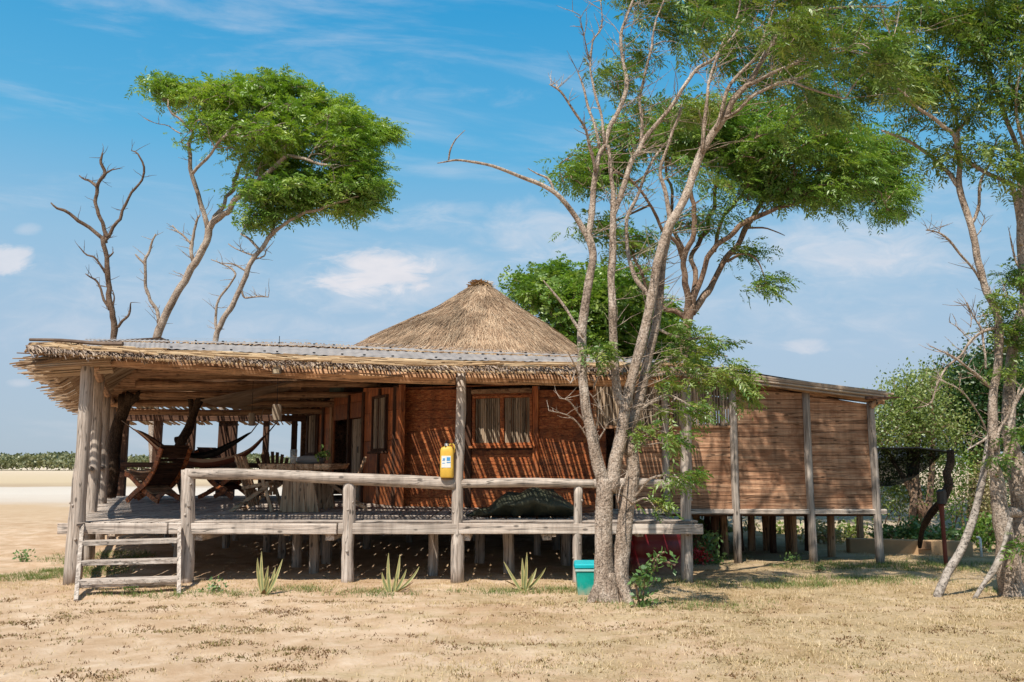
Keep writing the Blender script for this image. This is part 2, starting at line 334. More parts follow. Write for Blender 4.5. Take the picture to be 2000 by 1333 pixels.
M['leaf_dry'] = leaf('leaf_dry', [(0.0, (0.14, 0.17, 0.05)), (0.4, (0.33, 0.29, 0.12)), (0.65, (0.58, 0.45, 0.28)), (1.0, (0.75, 0.62, 0.46))], 0.25)
M['leaf_mangrove'] = leaf('leaf_mangrove', [(0.0, (0.12, 0.135, 0.065)), (0.5, (0.20, 0.205, 0.095)), (1.0, (0.32, 0.30, 0.16))], 0.2)  # greens paled and greyed: distance haze put into the leaf colour
M['leaf_vine'] = leaf('leaf_vine', [(0.0, (0.05, 0.13, 0.03)), (0.5, (0.12, 0.22, 0.06)), (1.0, (0.28, 0.36, 0.14))], 0.25)
M['flower'] = leaf('flower_red', [(0.0, (0.35, 0.02, 0.03)), (1.0, (0.7, 0.09, 0.09))], 0.3, 0.02)
M['succulent'] = leaf('succulent', [(0.0, (0.14, 0.17, 0.06)), (0.5, (0.24, 0.26, 0.11)), (1.0, (0.45, 0.40, 0.17))], 0.1)
M['succulent_edge'] = leaf('succulent_edge', [(0.0, (0.5, 0.4, 0.16)), (1.0, (0.6, 0.5, 0.22))], 0.1)
M['grass'] = leaf('dry_grass', [(0.0, (0.20, 0.17, 0.06)), (0.25, (0.38, 0.28, 0.13)), (0.6, (0.60, 0.45, 0.27)), (1.0, (0.78, 0.62, 0.43))], 0.2, 0.02)
M['green_grass'] = leaf('green_grass', [(0.0, (0.07, 0.13, 0.03)), (0.6, (0.16, 0.2, 0.06)), (1.0, (0.36, 0.32, 0.13))], 0.25, 0.02)
M['weed'] = leaf('brown_weed', [(0.0, (0.09, 0.05, 0.022)), (0.5, (0.22, 0.12, 0.06)), (0.8, (0.20, 0.18, 0.06)), (1.0, (0.42, 0.27, 0.14))], 0.15, 0.02)
M['teal'] = dusty('teal_plastic', (0.004, 0.38, 0.32))
M['teal_lid'] = plain('teal_lid_plastic', (0.004, 0.42, 0.47), 0.4, 6, 0.2)
M['yellow'] = plain('yellow_plastic', (0.70, 0.43, 0.06), 0.5, 14, 0.3)
M['white'] = plain('white_label', (0.75, 0.75, 0.72), 0.5, 9, 0.1)
M['blue'] = plain('blue_print', (0.07, 0.30, 0.60), 0.5, 9, 0.1)
M['black'] = plain('black_plastic', (0.015, 0.015, 0.016), 0.5, 9, 0.2)
M['crimson'] = dusty('crimson_plastic', (0.15, 0.009, 0.016), rough=0.35, zmax=0.2)
M['tarp'] = plain('dark_canvas', (0.055, 0.058, 0.034), 0.6, 5, 0.5, 0.4)
M['stucco'] = plain('sandy_stucco', (0.46, 0.30, 0.17), 0.95, 5, 0.3, 0.4, 0.1)
M['stucco_patch'] = plain('brown_patch', (0.24, 0.14, 0.08), 0.95, 9, 0.3, 0.4, 0.1)
M['lamp_grey'] = plain('grey_metal', (0.22, 0.20, 0.19), 0.45, 9, 0.2, 0.1, 0.5, 0.4)
M['lamp_face'] = plain('lamp_face', (0.55, 0.50, 0.40), 0.25, 9, 0.1)
M['box_green'] = plain('grey_green_metal', (0.12, 0.16, 0.14), 0.5, 9, 0.3)
M['shade'] = plain('woven_shade', (0.30, 0.24, 0.18), 0.8, 40, 0.5, 0.5)
M['cushion'] = plain('grey_cushion', (0.30, 0.29, 0.28), 0.9, 9, 0.2)
M['rust'] = plain('red_rust', (0.16, 0.035, 0.02), 0.7, 9, 0.3)
M['pipe'] = plain('white_pipe', (0.7, 0.68, 0.64), 0.5, 9, 0.1)
M['pot'] = plain('dark_pot', (0.05, 0.04, 0.035), 0.6, 9, 0.2)
M['net'] = plain('black_net', (0.008, 0.009, 0.008), 0.9, 30, 0.4, 0.4, 0.1)
m_, t_ = new_mat('clear_glass')
finish(t_, (0.72, 0.76, 0.74), 0.12, None, spec=0.6)
p_ = [n for n in t_.nodes if n.type == 'BSDF_PRINCIPLED'][0]; p_.inputs['Transmission Weight'].default_value = 0.75
M['glass'] = m_
def stripes(name, cols, axis, sc):
    m, t = new_mat(name); co = node(t, 'ShaderNodeTexCoord').outputs['Object']; v = varfac(t)
    c = ramp(t, v, [(i / len(cols), c) for i, c in enumerate(cols)], 'CONSTANT')
    finish(t, c, 0.9, noise_(t, co, 90, 2), 0.3, 0.005, 0.1); return m
M['hammock_brown'] = stripes('hammock_brown_cloth', [(0.24, 0.10, 0.06), (0.36, 0.20, 0.13), (0.12, 0.05, 0.035), (0.42, 0.27, 0.18), (0.20, 0.07, 0.045)], 'x', 1)
M['hammock_black'] = stripes('hammock_black_cloth', [(0.02, 0.018, 0.017), (0.03, 0.025, 0.022), (0.28, 0.24, 0.2), (0.015, 0.013, 0.012), (0.07, 0.06, 0.05)], 'x', 1)
def sheet_mat():
    m, t = new_mat('grey_roof_sheet'); co = node(t, 'ShaderNodeTexCoord').outputs['Object']
    n = noise_(t, co, 2.2, 7, 0.65, 0.4); n2 = noise_(t, node(t, 'ShaderNodeMapping', None, {'Vector': co, 'Scale': (9, 0.8, 1)}).outputs[0], 1.0, 5, 0.6)
    c = ramp(t, math_(t, 'ADD', math_(t, 'MULTIPLY', n, 0.6), math_(t, 'MULTIPLY', n2, 0.4)), [(0.3, (0.19, 0.165, 0.15)), (0.5, (0.30, 0.265, 0.245)), (0.7, (0.39, 0.35, 0.32))])
    finish(t, c, 0.7, n, 0.1, 0.01, 0.3); return m
M['sheet'] = sheet_mat()
def ground_mat():
    m, t = new_mat('sandy_ground'); g = node(t, 'ShaderNodeNewGeometry').outputs['Position']
    sp = node(t, 'ShaderNodeSeparateXYZ', None, {0: g}); X, Y = sp.outputs[0], sp.outputs[1]
    a = noise_(t, g, 0.35, 6, 0.6, 0.3); b = noise_(t, g, 2.4, 8, 0.65, 0.5); c_ = noise_(t, g, 26, 5, 0.65); d_ = noise_(t, g, 140, 2, 0.6)
    mp = node(t, 'ShaderNodeMapping', None, {'Vector': g, 'Scale': (1, 2.0, 1)}).outputs[0]
    sand = ramp(t, b, [(0.30, (0.45, 0.305, 0.185)), (0.5, (0.56, 0.405, 0.275)), (0.70, (0.66, 0.515, 0.38))])
    dry = ramp(t, math_(t, 'ADD', math_(t, 'MULTIPLY', c_, 0.6), math_(t, 'MULTIPLY', b, 0.4)), [(0.33, (0.26, 0.19, 0.095)), (0.5, (0.45, 0.335, 0.20)), (0.68, (0.60, 0.46, 0.31))])
    rightness = node(t, 'ShaderNodeMapRange', None, {0: X, 1: -3.0, 2: 3.0, 3: -0.10, 4: 0.10}).outputs[0]
    f = ramp(t, math_(t, 'ADD', math_(t, 'ADD', math_(t, 'MULTIPLY', noise_(t, mp, 0.9, 7, 0.65, 0.6), 0.7), math_(t, 'MULTIPLY', c_, 0.3)), rightness), [(0.46, 0.0), (0.58, 1.0)])
    col = mixc(t, f, sand, dry)
    big = ramp(t, noise_(t, g, 0.55, 5, 0.6, 0.8), [(0.35, (0.86, 0.80, 0.74)), (0.55, (1.0, 1.0, 1.0)), (0.7, (1.08, 1.06, 1.06))])
    col = mixc(t, 1.0, col, big, 'MULTIPLY')
    sp2 = ramp(t, d_, [(0.28, 0.72), (0.42, 1.0)])
    col = mixc(t, 1.0, col, sp2, 'MULTIPLY')
    # salt flat on the far left: tan wet band, white crust, then tan again
    e = math_(t, 'ADD', Y, math_(t, 'MULTIPLY', math_(t, 'SUBTRACT', noise_(t, g, 0.12, 5, 0.6), 0.5), 14))
    salt = ramp(t, node(t, 'ShaderNodeMapRange', None, {0: e, 1: 20.0, 2: 220.0, 3: 0.0, 4: 1.0}).outputs[0],
                [(0.0, (0.48, 0.33, 0.20)), (0.075, (0.50, 0.36, 0.23)), (0.10, (0.55, 0.47, 0.39)), (0.15, (0.60, 0.54, 0.47)), (0.21, (0.57, 0.51, 0.44)), (0.235, (0.40, 0.30, 0.20)), (0.30, (0.52, 0.41, 0.27)), (0.6, (0.55, 0.44, 0.31)), (1.0, (0.60, 0.50, 0.38))])
    col = mixc(t, node(t, 'ShaderNodeMapRange', None, {0: Y, 1: 22.0, 2: 34.0, 3: 0.0, 4: 0.92}).outputs[0], col, salt)
    h = math_(t, 'ADD', math_(t, 'MULTIPLY', c_, 0.6), math_(t, 'ADD', math_(t, 'MULTIPLY', d_, 0.25), math_(t, 'MULTIPLY', b, 0.5)))
    finish(t, col, 0.97, h, 0.55, 0.06, 0.05); return m
M['ground'] = ground_mat()

# ------------------------------------------------------------------ ground
def gz(x, y):
    if y > 60 or abs(x) > 60: return 0.0
    k = 1.0 if (y < 40 and abs(x) < 40) else max(0, (60 - max(y, abs(x))) / 20)
    z = 0.034 * noise.noise(Vector((x * 0.6, y * 0.6, 1.0))) + 0.026 * noise.noise(Vector((x * 2.3, y * 2.3, 4.0))) + 0.012 * noise.noise(Vector((x * 7, y * 7, 2.0)))
    return z * k
def axis_pts(lo, hi, step, far, growth):
    v = list(np.arange(lo, hi + 1e-6, step)); d = step; x = hi
    while x < far: d *= growth; x += d; v.append(x)
    d = step; x = lo; pre = []
    while x > -far: d *= growth; x -= d; pre.append(x)
    return pre[::-1] + v
xs = axis_pts(-13, 13, 0.12, 3000, 1.35); ys = axis_pts(5, 24, 0.12, 3500, 1.35)
gv = [(x, y, gz(x, y)) for y in ys for x in xs]; nx = len(xs)
gf = [(j * nx + i, j * nx + i + 1, (j + 1) * nx + i + 1, (j + 1) * nx + i) for j in range(len(ys) - 1) for i in range(nx - 1)]
mb = MB(); mb.v = gv; mb.f = gf; mb.m = [0] * len(gf); mb.a = [0.5] * len(gf)
struct(mb.build('ground', M['ground'], smooth=True))
# fine net material: real holes by transparency of a woven cloth
def net_mat():
    m, t = new_mat('net_mesh'); d = node(t, 'ShaderNodeBsdfDiffuse', None, {0: (.008, .009, .008, 1)}); tr = node(t, 'ShaderNodeBsdfTransparent'); co = node(t, 'ShaderNodeTexCoord').outputs['Object']
    n = noise_(t, co, 3.0, 4); f = node(t, 'ShaderNodeMapRange', None, {0: n, 1: .35, 2: .65, 3: .04, 4: .16}).outputs[0]
    mx = node(t, 'ShaderNodeMixShader', None, {0: f, 1: d.outputs[0], 2: tr.outputs[0]}); node(t, 'ShaderNodeOutputMaterial', None, {0: mx.outputs[0]}); return m
M['net_mesh'] = net_mat()
def bank_mat():
    m, t = new_mat('dry_bank'); g = node(t, 'ShaderNodeTexCoord').outputs['Object']; b = noise_(t, g, 3.0, 8, .7, .5); c = noise_(t, g, 14, 5, .7)
    col = ramp(t, math_(t, 'ADD', math_(t, 'MULTIPLY', b, .5), math_(t, 'MULTIPLY', c, .5)), [(.36, (.16, .15, .07)), (.46, (.42, .33, .22)), (.6, (.62, .50, .38))])
    finish(t, col, .95, c, .6, .08, .05); return m
M['stucco_bank'] = bank_mat()
# ------------------------------------------------------------------ the house on stilts
ZD = 0.86                                                   # deck level
house = thing('stilt_house', 'long brown timber house on stilts with a straw cone roof and open veranda', 'house', (-1.0, 16.0, 0.0))
def sub(mb, name, mats, parent=house, **k): return mb.build(name, mats, parent, **k)
XL = lambda y: -6.42 - 0.42 * (y - 13.0)                    # left edge of the deck
A = (-2.42, 17.95); B_ = (1.75, 16.35); W0 = (1.75, 15.45); W1 = (6.42, 15.45); C_ = (-5.75, 23.9)
# deck: boards run away from the viewer on the left bay, along the front on the rest
mb = MB(); zb = ZD - 0.035
x = -12.0
while x < 3.0:                                             # long boards running in depth
    w = random.uniform(0.18, 0.26)
    y0 = 13.02
    y1 = 23.6
    if x < -6.45: y0 = 13.0 + (-6.42 - x) / 0.42 + 0.15
    if x > -2.0: y1 = 17.9
    if x > 1.7: y1 = 15.42
    if x + w > 2.74: break
    if y0 < y1 - 0.3:
        mb.hexa([(x, y0, zb), (x + w, y0 - (0 if x > -6.4 else w / .42), zb), (x + w, y1, zb), (x, y1, zb), (x, y0, zb + .035), (x + w, y0 - (0 if x > -6.4 else w / .42), zb + .035 + random.uniform(-.004, .004)), (x + w, y1, zb + .035), (x, y1, zb + .035)])
    x += w + random.uniform(0.018, 0.032)
sub(mb, 'deck', M['grey_y'], bevel=0.004)
for i in range(2):                                         # nosing boards along the front edge (right of the steps)
    mb = MB(); mb.beam((-4.75, 13.06 + i * .19, ZD + .012), (2.72, 13.06 + i * .19, ZD + .010), 0.17, 0.024, j=.004); sub(mb, 'edge_board', M['grey_x'], bevel=.004)
for a, b in ((-6.62, -5.02), (-5.0, -2.55), (-2.53, -0.80), (-0.78, 2.78)):
    mb = MB(); mb.beam((a, 12.95, ZD - .085), (b, 12.95, ZD - .09), 0.07, 0.15, j=.006); sub(mb, 'edge_beam', M['grey_x'], bevel=.008)
mb = MB(); mb.beam((XL(13.1) - .05, 13.1, ZD - .1), (XL(23.5), 23.5, ZD - .1), 0.08, 0.14, j=.005); sub(mb, 'side_beam', M['grey_y'], bevel=.008)
for px in (388, 645, 910, 1068):                           # joist ends showing below the front beam
    p = at(px, 1052, 13.05); mb = MB(); mb.box((p.x, 15.2, ZD - .2), (.13, 4.4, .12), j=.006); sub(mb, 'joist', M['grey_y'], bevel=.006)
for x, y in ((-5.9, 14.6), (-3.4, 14.9), (0.6, 14.6), (1.9, 14.7)):
    mb = MB(); mb.box((x, y, ZD - .16), (.1, 3.0, .12), j=.005); sub(mb, 'joist', M['grey_y'], bevel=.006)
# stilts under the deck and under the wing
def stilt(x, y, r=.075, top=None, mat='grey_z'):
    mb = MB(); mb.log((x + random.uniform(-.03, .03), y, -.06), (x, y, (top or ZD - .04)), r * 1.08, r, 4, .015, .1, 9); sub(mb, 'stilt', M[mat], smooth=True)
for px, py, r in ((612, 1122, .075), (580, 1108, .08), (846, 1124, .075), (992, 1120, .085), (549, 1090, .07), (520, 1078, .07)):
    p = onz(px, py); stilt(p.x, p.y, r)
for y in (15.3, 16.8, 18.3, 19.8, 21.4, 23.0):
    xl = XL(y) + .3; n = int((1.6 - xl) / 1.35) + 1
    for k in range(n):
        if random.random() < .78: stilt(xl + k * 1.35 + random.uniform(-.25, .25), y + random.uniform(-.25, .25), random.uniform(.06, .085))
for px, py in ((1362, 1085), (1415, 1087), (1470, 1078), (1497, 1076), (1541, 1080), (1552, 1082), (1626, 1086), (1683, 1062)):
    p = onz(px, py); stilt(p.x, p.y, .07, .92, 'brown_z')
# posts of the veranda
def post(pb, pt, r0, r1, name='post', mat='grey_z', wob=.12, bend=.012, n=12):
    mb = MB(); mb.log(pb, pt, r0, r1, 11, bend * 1.5, wob * 1.5, n, freq=2.2)
    for _ in range(3):
        f = random.uniform(.15, .9); c = Vector(pb).lerp(Vector(pt), f); a = random.uniform(-2.6, -.5); d = Vector((math.cos(a), math.sin(a), 0)); rr = r0 + (r1 - r0) * f; mb.tube([c + d * rr * .8, c + d * (rr + random.uniform(.006, .018))], [.026, .016], 7, 0, mi=0, var=0.0)
    return sub(mb, name, M[mat], smooth=True)
p = onz(141, 1150); t = at(173, 690, 13.0)
post((at(141, 1150, 12.98).x, 12.98, -.08), t, .125, .085)
for (pb, pt, Y) in (((178, 1010), (193, 742), 15.8), ((198, 985), (207, 775), 19.0), ((211, 975), (218, 788), 21.6)):
    b = at(pb[0], pb[1], Y); t = at(pt[0], pt[1], Y); post((b.x, Y, -.05), t + Vector((0, 0, .05)), .115, .10)
post((at(893, 1133, 13.0).x, 12.97, -.06), at(901, 730, 13.0) + Vector((0, 0, .04)), .095, .072)
post((at(1342, 1135, 13.1).x, 13.1, -.06), at(1338, 752, 13.1), .085, .08)
for px, top, r in ((366, 918, .105), (680, 940, .095), (1127, 950, .065)):
    b = at(px - 1, 1140, 13.0); t = at(px + 3, top, 13.0)
    post((b.x, 12.96, -.06), t, r * 1.02, r, 'railing_post', bend=.006)
def rail(pts, r, n=12):
    mb = MB(); P = smooth_path([(Vector(q), r * random.uniform(.93, 1.07)) for q in pts], 5); mb.tube([a for a, _ in P], [b for _, b in P], n, .14, 1.5)
    sub(mb, 'handrail', M['grey_x'], smooth=True)
rail([at(362, 926, 12.97), at(480, 926, 12.95), at(560, 929, 12.99), at(660, 935, 12.96), at(780, 940, 12.99), at(890, 946, 12.96)], .082)
rail([at(902, 945, 12.98), at(1020, 943, 12.96), at(1160, 945, 12.98)], .066)
rail([at(1160, 945, 12.98), at(1250, 943, 13.0), at(1340, 950, 13.05)], .066)
rail([at(171, 916, 13.3), at(178, 916, 15.8), at(198, 915, 19.0), at(212, 914, 21.6)], .05)
# rear side of the veranda: beam, posts and rails
YR = 23.3
for px, w in ((236, .2), (302, .21), (368, .2), (431, .24), (449, .24), (515, .15), (571, .14)):
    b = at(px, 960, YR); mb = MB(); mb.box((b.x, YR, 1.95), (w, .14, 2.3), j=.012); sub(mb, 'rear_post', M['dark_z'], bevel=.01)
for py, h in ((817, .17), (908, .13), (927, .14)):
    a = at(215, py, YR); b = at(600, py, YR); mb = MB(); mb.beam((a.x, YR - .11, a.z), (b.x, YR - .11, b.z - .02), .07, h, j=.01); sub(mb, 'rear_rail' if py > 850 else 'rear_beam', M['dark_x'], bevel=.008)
# forked dark tree trunks that carry the roof inside the veranda
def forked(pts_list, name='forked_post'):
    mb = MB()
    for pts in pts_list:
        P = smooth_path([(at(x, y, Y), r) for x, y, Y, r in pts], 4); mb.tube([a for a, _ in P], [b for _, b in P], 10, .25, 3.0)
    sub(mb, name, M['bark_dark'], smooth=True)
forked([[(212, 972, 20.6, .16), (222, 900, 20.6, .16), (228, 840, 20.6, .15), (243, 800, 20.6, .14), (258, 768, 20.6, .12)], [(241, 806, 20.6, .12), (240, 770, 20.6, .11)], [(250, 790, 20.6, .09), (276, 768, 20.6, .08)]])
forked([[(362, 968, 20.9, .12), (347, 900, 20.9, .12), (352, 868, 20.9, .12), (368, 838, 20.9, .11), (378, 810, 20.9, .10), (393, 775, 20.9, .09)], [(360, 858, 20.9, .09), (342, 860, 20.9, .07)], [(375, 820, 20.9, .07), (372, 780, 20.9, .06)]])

# ------------------------------------------------------------------ walls
class Wall:
    def __init__(s, p0, p1):
        s.p0 = Vector((*p0, 0)); s.p1 = Vector((*p1, 0)); s.L = (s.p1 - s.p0).length; s.d = (s.p1 - s.p0) / s.L
        s.n = Vector((s.d.y, -s.d.x, 0))
        if s.n.y > 0: s.n = -s.n
    def P(s, u, z, out=0.0): return s.p0 + s.d * u + s.n * out + Vector((0, 0, z))
    def uz(s, px, py): q = onwall(px, py, s.p0, s.p1); return (Vector((q.x, q.y, 0)) - s.p0).dot(s.d), q.z
    def slab(s, mb, u0, u1, zb0, zb1, zt0, zt1, o0, o1, var=None, mi=0):
        return mb.hexa([s.P(u0, zb0, o1), s.P(u1, zb1, o1), s.P(u1, zb1, o0), s.P(u0, zb0, o0), s.P(u0, zt0, o1), s.P(u1, zt1, o1), s.P(u1, zt1, o0), s.P(u0, zt0, o0)], mi, var)
    def planks(s, mb, u0, u1, z0, zt0, zt1, hh=(.16, .26), th=.03):
        s.slab(mb, u0, u1, z0, z0, zt0 - .004, zt1 - .004, -th - .022, -th - .012, 0.0)  # backing slab added to block light leaking through the plank gaps
        z = z0
        while z < max(zt0, zt1) - .01:
            h = random.uniform(*hh); o = random.uniform(-.006, .006); za = min(z + h - .007, zt0); zc = min(z + h - .007, zt1)
            sl = random.uniform(-.006, .006)
            if za > z + .01 or zc > z + .01: s.slab(mb, u0, u1, z, z, max(za, z + .005), max(zc, z + .005), o - th, o + sl)
            z += h
    def window(s, box, name, slat_w, frame_mat, slat_mats, parent=house, split=True, sill=True, out=.03, fw=.055):
        u0, z1 = s.uz(box[0], box[1]); u1, z1b = s.uz(box[2], box[1]); _, z0 = s.uz(box[0], box[3]); 
        z1 = (z1 + z1b) / 2
        mb = MB()
        s.slab(mb, u0 - fw, u1 + fw, z1, z1, z1 + fw, z1 + fw, out - .04, out + .035); s.slab(mb, u0 - fw, u1 + fw, z0 - fw, z0 - fw, z0, z0, out - .04, out + .037)
        s.slab(mb, u0 - fw, u0, z0, z0, z1, z1, out - .04, out + .033); s.slab(mb, u1, u1 + fw, z0, z0, z1, z1, out - .04, out + .034)
        w = s_ = mb.build(name, frame_mat, parent, bevel=.006)
        if split:
            um = (u0 + u1) / 2; m2 = MB(); s.slab(m2, um - .04, um + .04, z0 + .002, z0 + .002, z1 - .002, z1 - .002, out - .03, out + .028); m2.build('mullion', frame_mat, w, bevel=.005)
        m2 = MB(); u = u0 + .004
        while u < u1 - .02:
            ww = random.uniform(.6, 1.25) * slat_w
            if u + ww > u1: ww = u1 - u - .002
            c = s.P(u + ww / 2, 0, out - .012)
            dk = .5 + .5 * math.sin(u * 26); vr = random.uniform(.75, 1) if dk > .45 else random.uniform(0, .25)
            m2.tube([(c.x, c.y, z0 + .003), (c.x + random.uniform(-.004, .004), c.y, (z0 + z1) / 2), (c.x + random.uniform(-.003, .003), c.y, z1 - .003)], ww * .5, 6, var=vr)
            u += ww + random.uniform(.001, .009)
        m2.build('slats', slat_mats, w)
        if sill:
            m3 = MB(); s.slab(m3, u0 - .12, u1 + .12, z0 - fw - .05, z0 - fw - .05, z0 - fw - .003, z0 - fw - .003, out - .03, out + .09); m3.build('sill', frame_mat, w, bevel=.006)
        return w, (u0, u1, z0, z1)
    def vpost(s, u, w, z0, z1, o, mat, name='wall_post'):
        mb = MB(); s.slab(mb, u - w / 2, u + w / 2, z0, z0, z1, z1, -.05, o); sub(mb, name, mat, bevel=.008)
# front wall of the hut, right of the corner
fw = Wall(A, B_)
uA, ztA = fw.uz(790, 757); uB, ztB = fw.uz(1130, 766)
mb = MB(); fw.planks(mb, 0.0, fw.L, ZD, ztA, ztB + .02); sub(mb, 'front_wall', M['red_x'], bevel=.005)
uw0, _ = fw.uz(916, 800); uw1, _ = fw.uz(1047, 800)
fw.vpost(.05, .13, ZD, 3.3, .05, M['dark_z']); fw.vpost(uw0, .13, ZD, 3.2, .05, M['dark_z']); fw.vpost(uw1, .12, ZD, 3.2, .05, M['red_z'])
fw.window((930, 778, 1036, 866), 'window', .045, M['red_x'], M['bamboo'])
u1_, z1_ = fw.uz(980, 766); mb = MB(); fw.slab(mb, uw0 + .07, uw1 - .07, z1_ - .03, z1_ - .03, z1_ + .06, z1_ + .06, .001, .06); sub(mb, 'lintel', M['brown_x'], bevel=.008)
u1_, z1_ = fw.uz(980, 880); mb = MB(); fw.slab(mb, uw0 + .07, uw1 - .07, z1_, z1_, z1_ + .05, z1_ + .05, .001, .03); sub(mb, 'batten', M['dark_x'], bevel=.005)
# side wall of the hut, running back from the corner along the veranda
sw = Wall(A, C_)
def su(px): return sw.uz(px, 850)[0]
mb = MB()
for a, b in ((783, 707), (651, 600)): sw.planks(mb, su(a), su(b), ZD, 3.25, 3.4, (.5, .9))
sw.planks(mb, su(707), su(651), 2.75, 3.3, 3.36, (.3, .4))
sub(mb, 'side_wall', M['red_z'], bevel=.005)
for px, w, mat in ((784, .13, 'red_z'), (710, .10, 'dark_z'), (682, .10, 'dark_z'), (742, .07, 'dark_z'), (648, .16, 'brown_z'), (632, .10, 'dark_z'), (622, .08, 'dark_z'), (602, .14, 'dark_z')):
    sw.vpost(su(px), w, ZD, 3.3, .05, M[mat])
sw.window((757, 778, 733, 876), 'window', .06, M['dark_z'], M['bamboo'], split=False)
sw.window((620, 812, 606, 884), 'window', .07, M['dark_z'], M['bamboo'], split=False)
# slatted door leaf, ajar, and the dark doorway beside it
u0, u1 = su(706), su(688)
mb = MB(); k = u0
while k < u1 - .02:
    w = random.uniform(.07, .12); sw.slab(mb, k, min(k + w, u1), ZD + .03, ZD + .03, 2.72, 2.72, -.03, .01 + random.uniform(0, .012)); k += w + .006
door = sub(mb, 'door', M['bamboo'], bevel=.004)
mb = MB(); q = sw.P(u0 + .12, 1.95, .035); mb.tube([q, q + Vector((0, 0, .14))], .012, 6); mb.build('door_handle', M['black'], door)
for px in (664, 675):
    mb = MB(); sw.slab(mb, su(px) - .05, su(px) + .07, ZD, ZD, 2.74, 2.74, -.25, -.2); sub(mb, 'door_frame', M['dark_z'])
# closing walls at the back of the hut (dark interior)
for p0, p1, zt in ((C_, (-3.2, 26.0), 3.2), ((-3.2, 26.0), (1.2, 26.2), 3.2), ((1.2, 26.2), (4.6, 22.5), 3.1), ((4.6, 22.5), (6.42, 19.6), 2.7)):
    w = Wall(p0, p1); mb = MB(); w.planks(mb, 0, w.L, ZD, zt, zt, (.25, .4)); sub(mb, 'rear_wall', M['tan_x'])
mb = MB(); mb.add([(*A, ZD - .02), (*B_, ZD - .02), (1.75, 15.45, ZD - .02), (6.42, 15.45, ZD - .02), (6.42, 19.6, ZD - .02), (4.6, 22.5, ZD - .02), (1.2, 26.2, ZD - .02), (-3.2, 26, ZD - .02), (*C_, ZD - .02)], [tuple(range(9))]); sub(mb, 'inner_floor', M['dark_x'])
# right wing: plank panels between posts, bamboo band above, sloped top
ww = Wall(W0, W1)
def wu(px): return ww.uz(px, 900)[0]
def wtop(px): return ww.uz(px, 745 + (px - 1435) * .165)[1] if px > 1435 else ww.uz(1435, 745)[1]
ZW = 0.93
for _ in range(12): stilt(random.uniform(2.2, 6.2), random.uniform(16.3, 20.5), random.uniform(.05, .075), .92, 'dark_z')
bays = [(1152, 1300, 'win'), (1300, 1434, 'win'), (1434, 1579, 'pl'), (1579, 1707, 'pl')]
for a, b, kind in bays:
    ua, ub = max(wu(a), 0.02), wu(b); mb = MB()
    if kind == 'win':
        _, zs = ww.uz(1300, 838); ww.planks(mb, ua + .04, ub - .04, ZW, zs, zs, (.16, .24)); pn = sub(mb, 'wall_panel', M['tan_x'], bevel=.005)
        ww.window((a + 12, 752, b - 10, 832), 'window', .05, M['tan_x'], M['bamboo'], split=False, sill=False, out=.0)
        mb = MB(); ww.slab(mb, ua, ub, zs + .01, zs + .01, zs + .05, zs + .05, -.04, .05); sub(mb, 'sill_rail', M['brown_x'], bevel=.006)
        zt = wtop(1435); _, zw = ww.uz(1300, 750); mb = MB(); ww.slab(mb, ua, ub, zw + .05, zw + .05, zt + .12, zt + .12, -.03, .01); sub(mb, 'top_plank', M['brown_x'])
    else:
        ww.planks(mb, ua + .04, ub - .04, ZW, wtop(a), wtop(b), (.15, .27)); sub(mb, 'wall_panel', M['tan_x'], bevel=.005)
for px in (1300, 1434, 1579, 1707):
    zt = wtop(px) + .08
    for z0, z1 in ((-.05, zt),):
        c = ww.P(wu(px), 0, .02); mb = MB(); mb.log((c.x, c.y, .80 if px == 1300 else z0), (c.x - (.02 if px > 1700 else 0), c.y, z1), .072, .066, 8, .006, .1, 10, freq=1.6); sub(mb, 'wing_post', M['grey_z'], smooth=True)
mb = MB(); ww.slab(mb, 0, ww.L + .1, .84, .84, .93, .925, -.06, .07); sub(mb, 'wing_sill_beam', M['grey_x'], bevel=.012)
mb = MB(); ww.slab(mb, wu(1434) - .2, ww.L + .15, wtop(1434) + .02, wtop(1716) + .0, wtop(1434) + .13, wtop(1716) + .11, .03, .12); sub(mb, 'wing_top_beam', M['brown_x'], bevel=.01)
we = Wall(W1, (6.42, 19.6)); mb = MB(); we.n = Vector((1, 0, 0)); we.planks(mb, .05, we.L, ZW, wtop(1707), 2.6, (.18, .27)); sub(mb, 'wing_end_wall', M['tan_y'])
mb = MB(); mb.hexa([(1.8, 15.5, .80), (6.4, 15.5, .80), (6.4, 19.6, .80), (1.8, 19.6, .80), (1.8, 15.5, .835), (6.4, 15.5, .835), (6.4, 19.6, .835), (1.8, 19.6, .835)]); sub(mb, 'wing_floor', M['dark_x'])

# ------------------------------------------------------------------ roofs
eave = [at(50, 682, 12.62), at(180, 690, 12.5), at(330, 698, 12.4), at(600, 712, 12.4), at(900, 721, 12.4), at(1130, 723, 12.5), at(1338, 722, 12.7)]
ridge = [at(64, 668, 12.9), at(185, 664, 14.9), at(330, 664, 17.2), at(600, 668, 17.2), at(820, 680, 16.7), at(1100, 693, 15.6), at(1338, 712, 14.6)]
def poly(P, t):
    x = t * (len(P) - 1); i = min(int(x), len(P) - 2); return P[i].lerp(P[i + 1], x - i)
def fr(t, s, up=0.0):                                       # point of the front roof slope
    q = poly(eave, t).lerp(poly(ridge, t), s); return q + Vector((0, 0, up + .05 * math.sin(s * math.pi)))
mb = MB(); n = 330
for i in range(n):                                          # closely laid canes up the slope, here and there one missing
    t = min(max((i + random.uniform(-.25, .25)) / (n - 1), 0), 1); t2 = min(max(t + random.gauss(0, .002), 0), 1)
    if random.random() < .05 + .8 * max(0, noise.noise(Vector((t * 22, 3, 0))) - .16): continue
    mb.tube([fr(t, .2, -.03), fr((t + t2) / 2, .6, -.03), fr(t2, 1.0, -.03)], random.uniform(.017, .022), 5)
n = 230
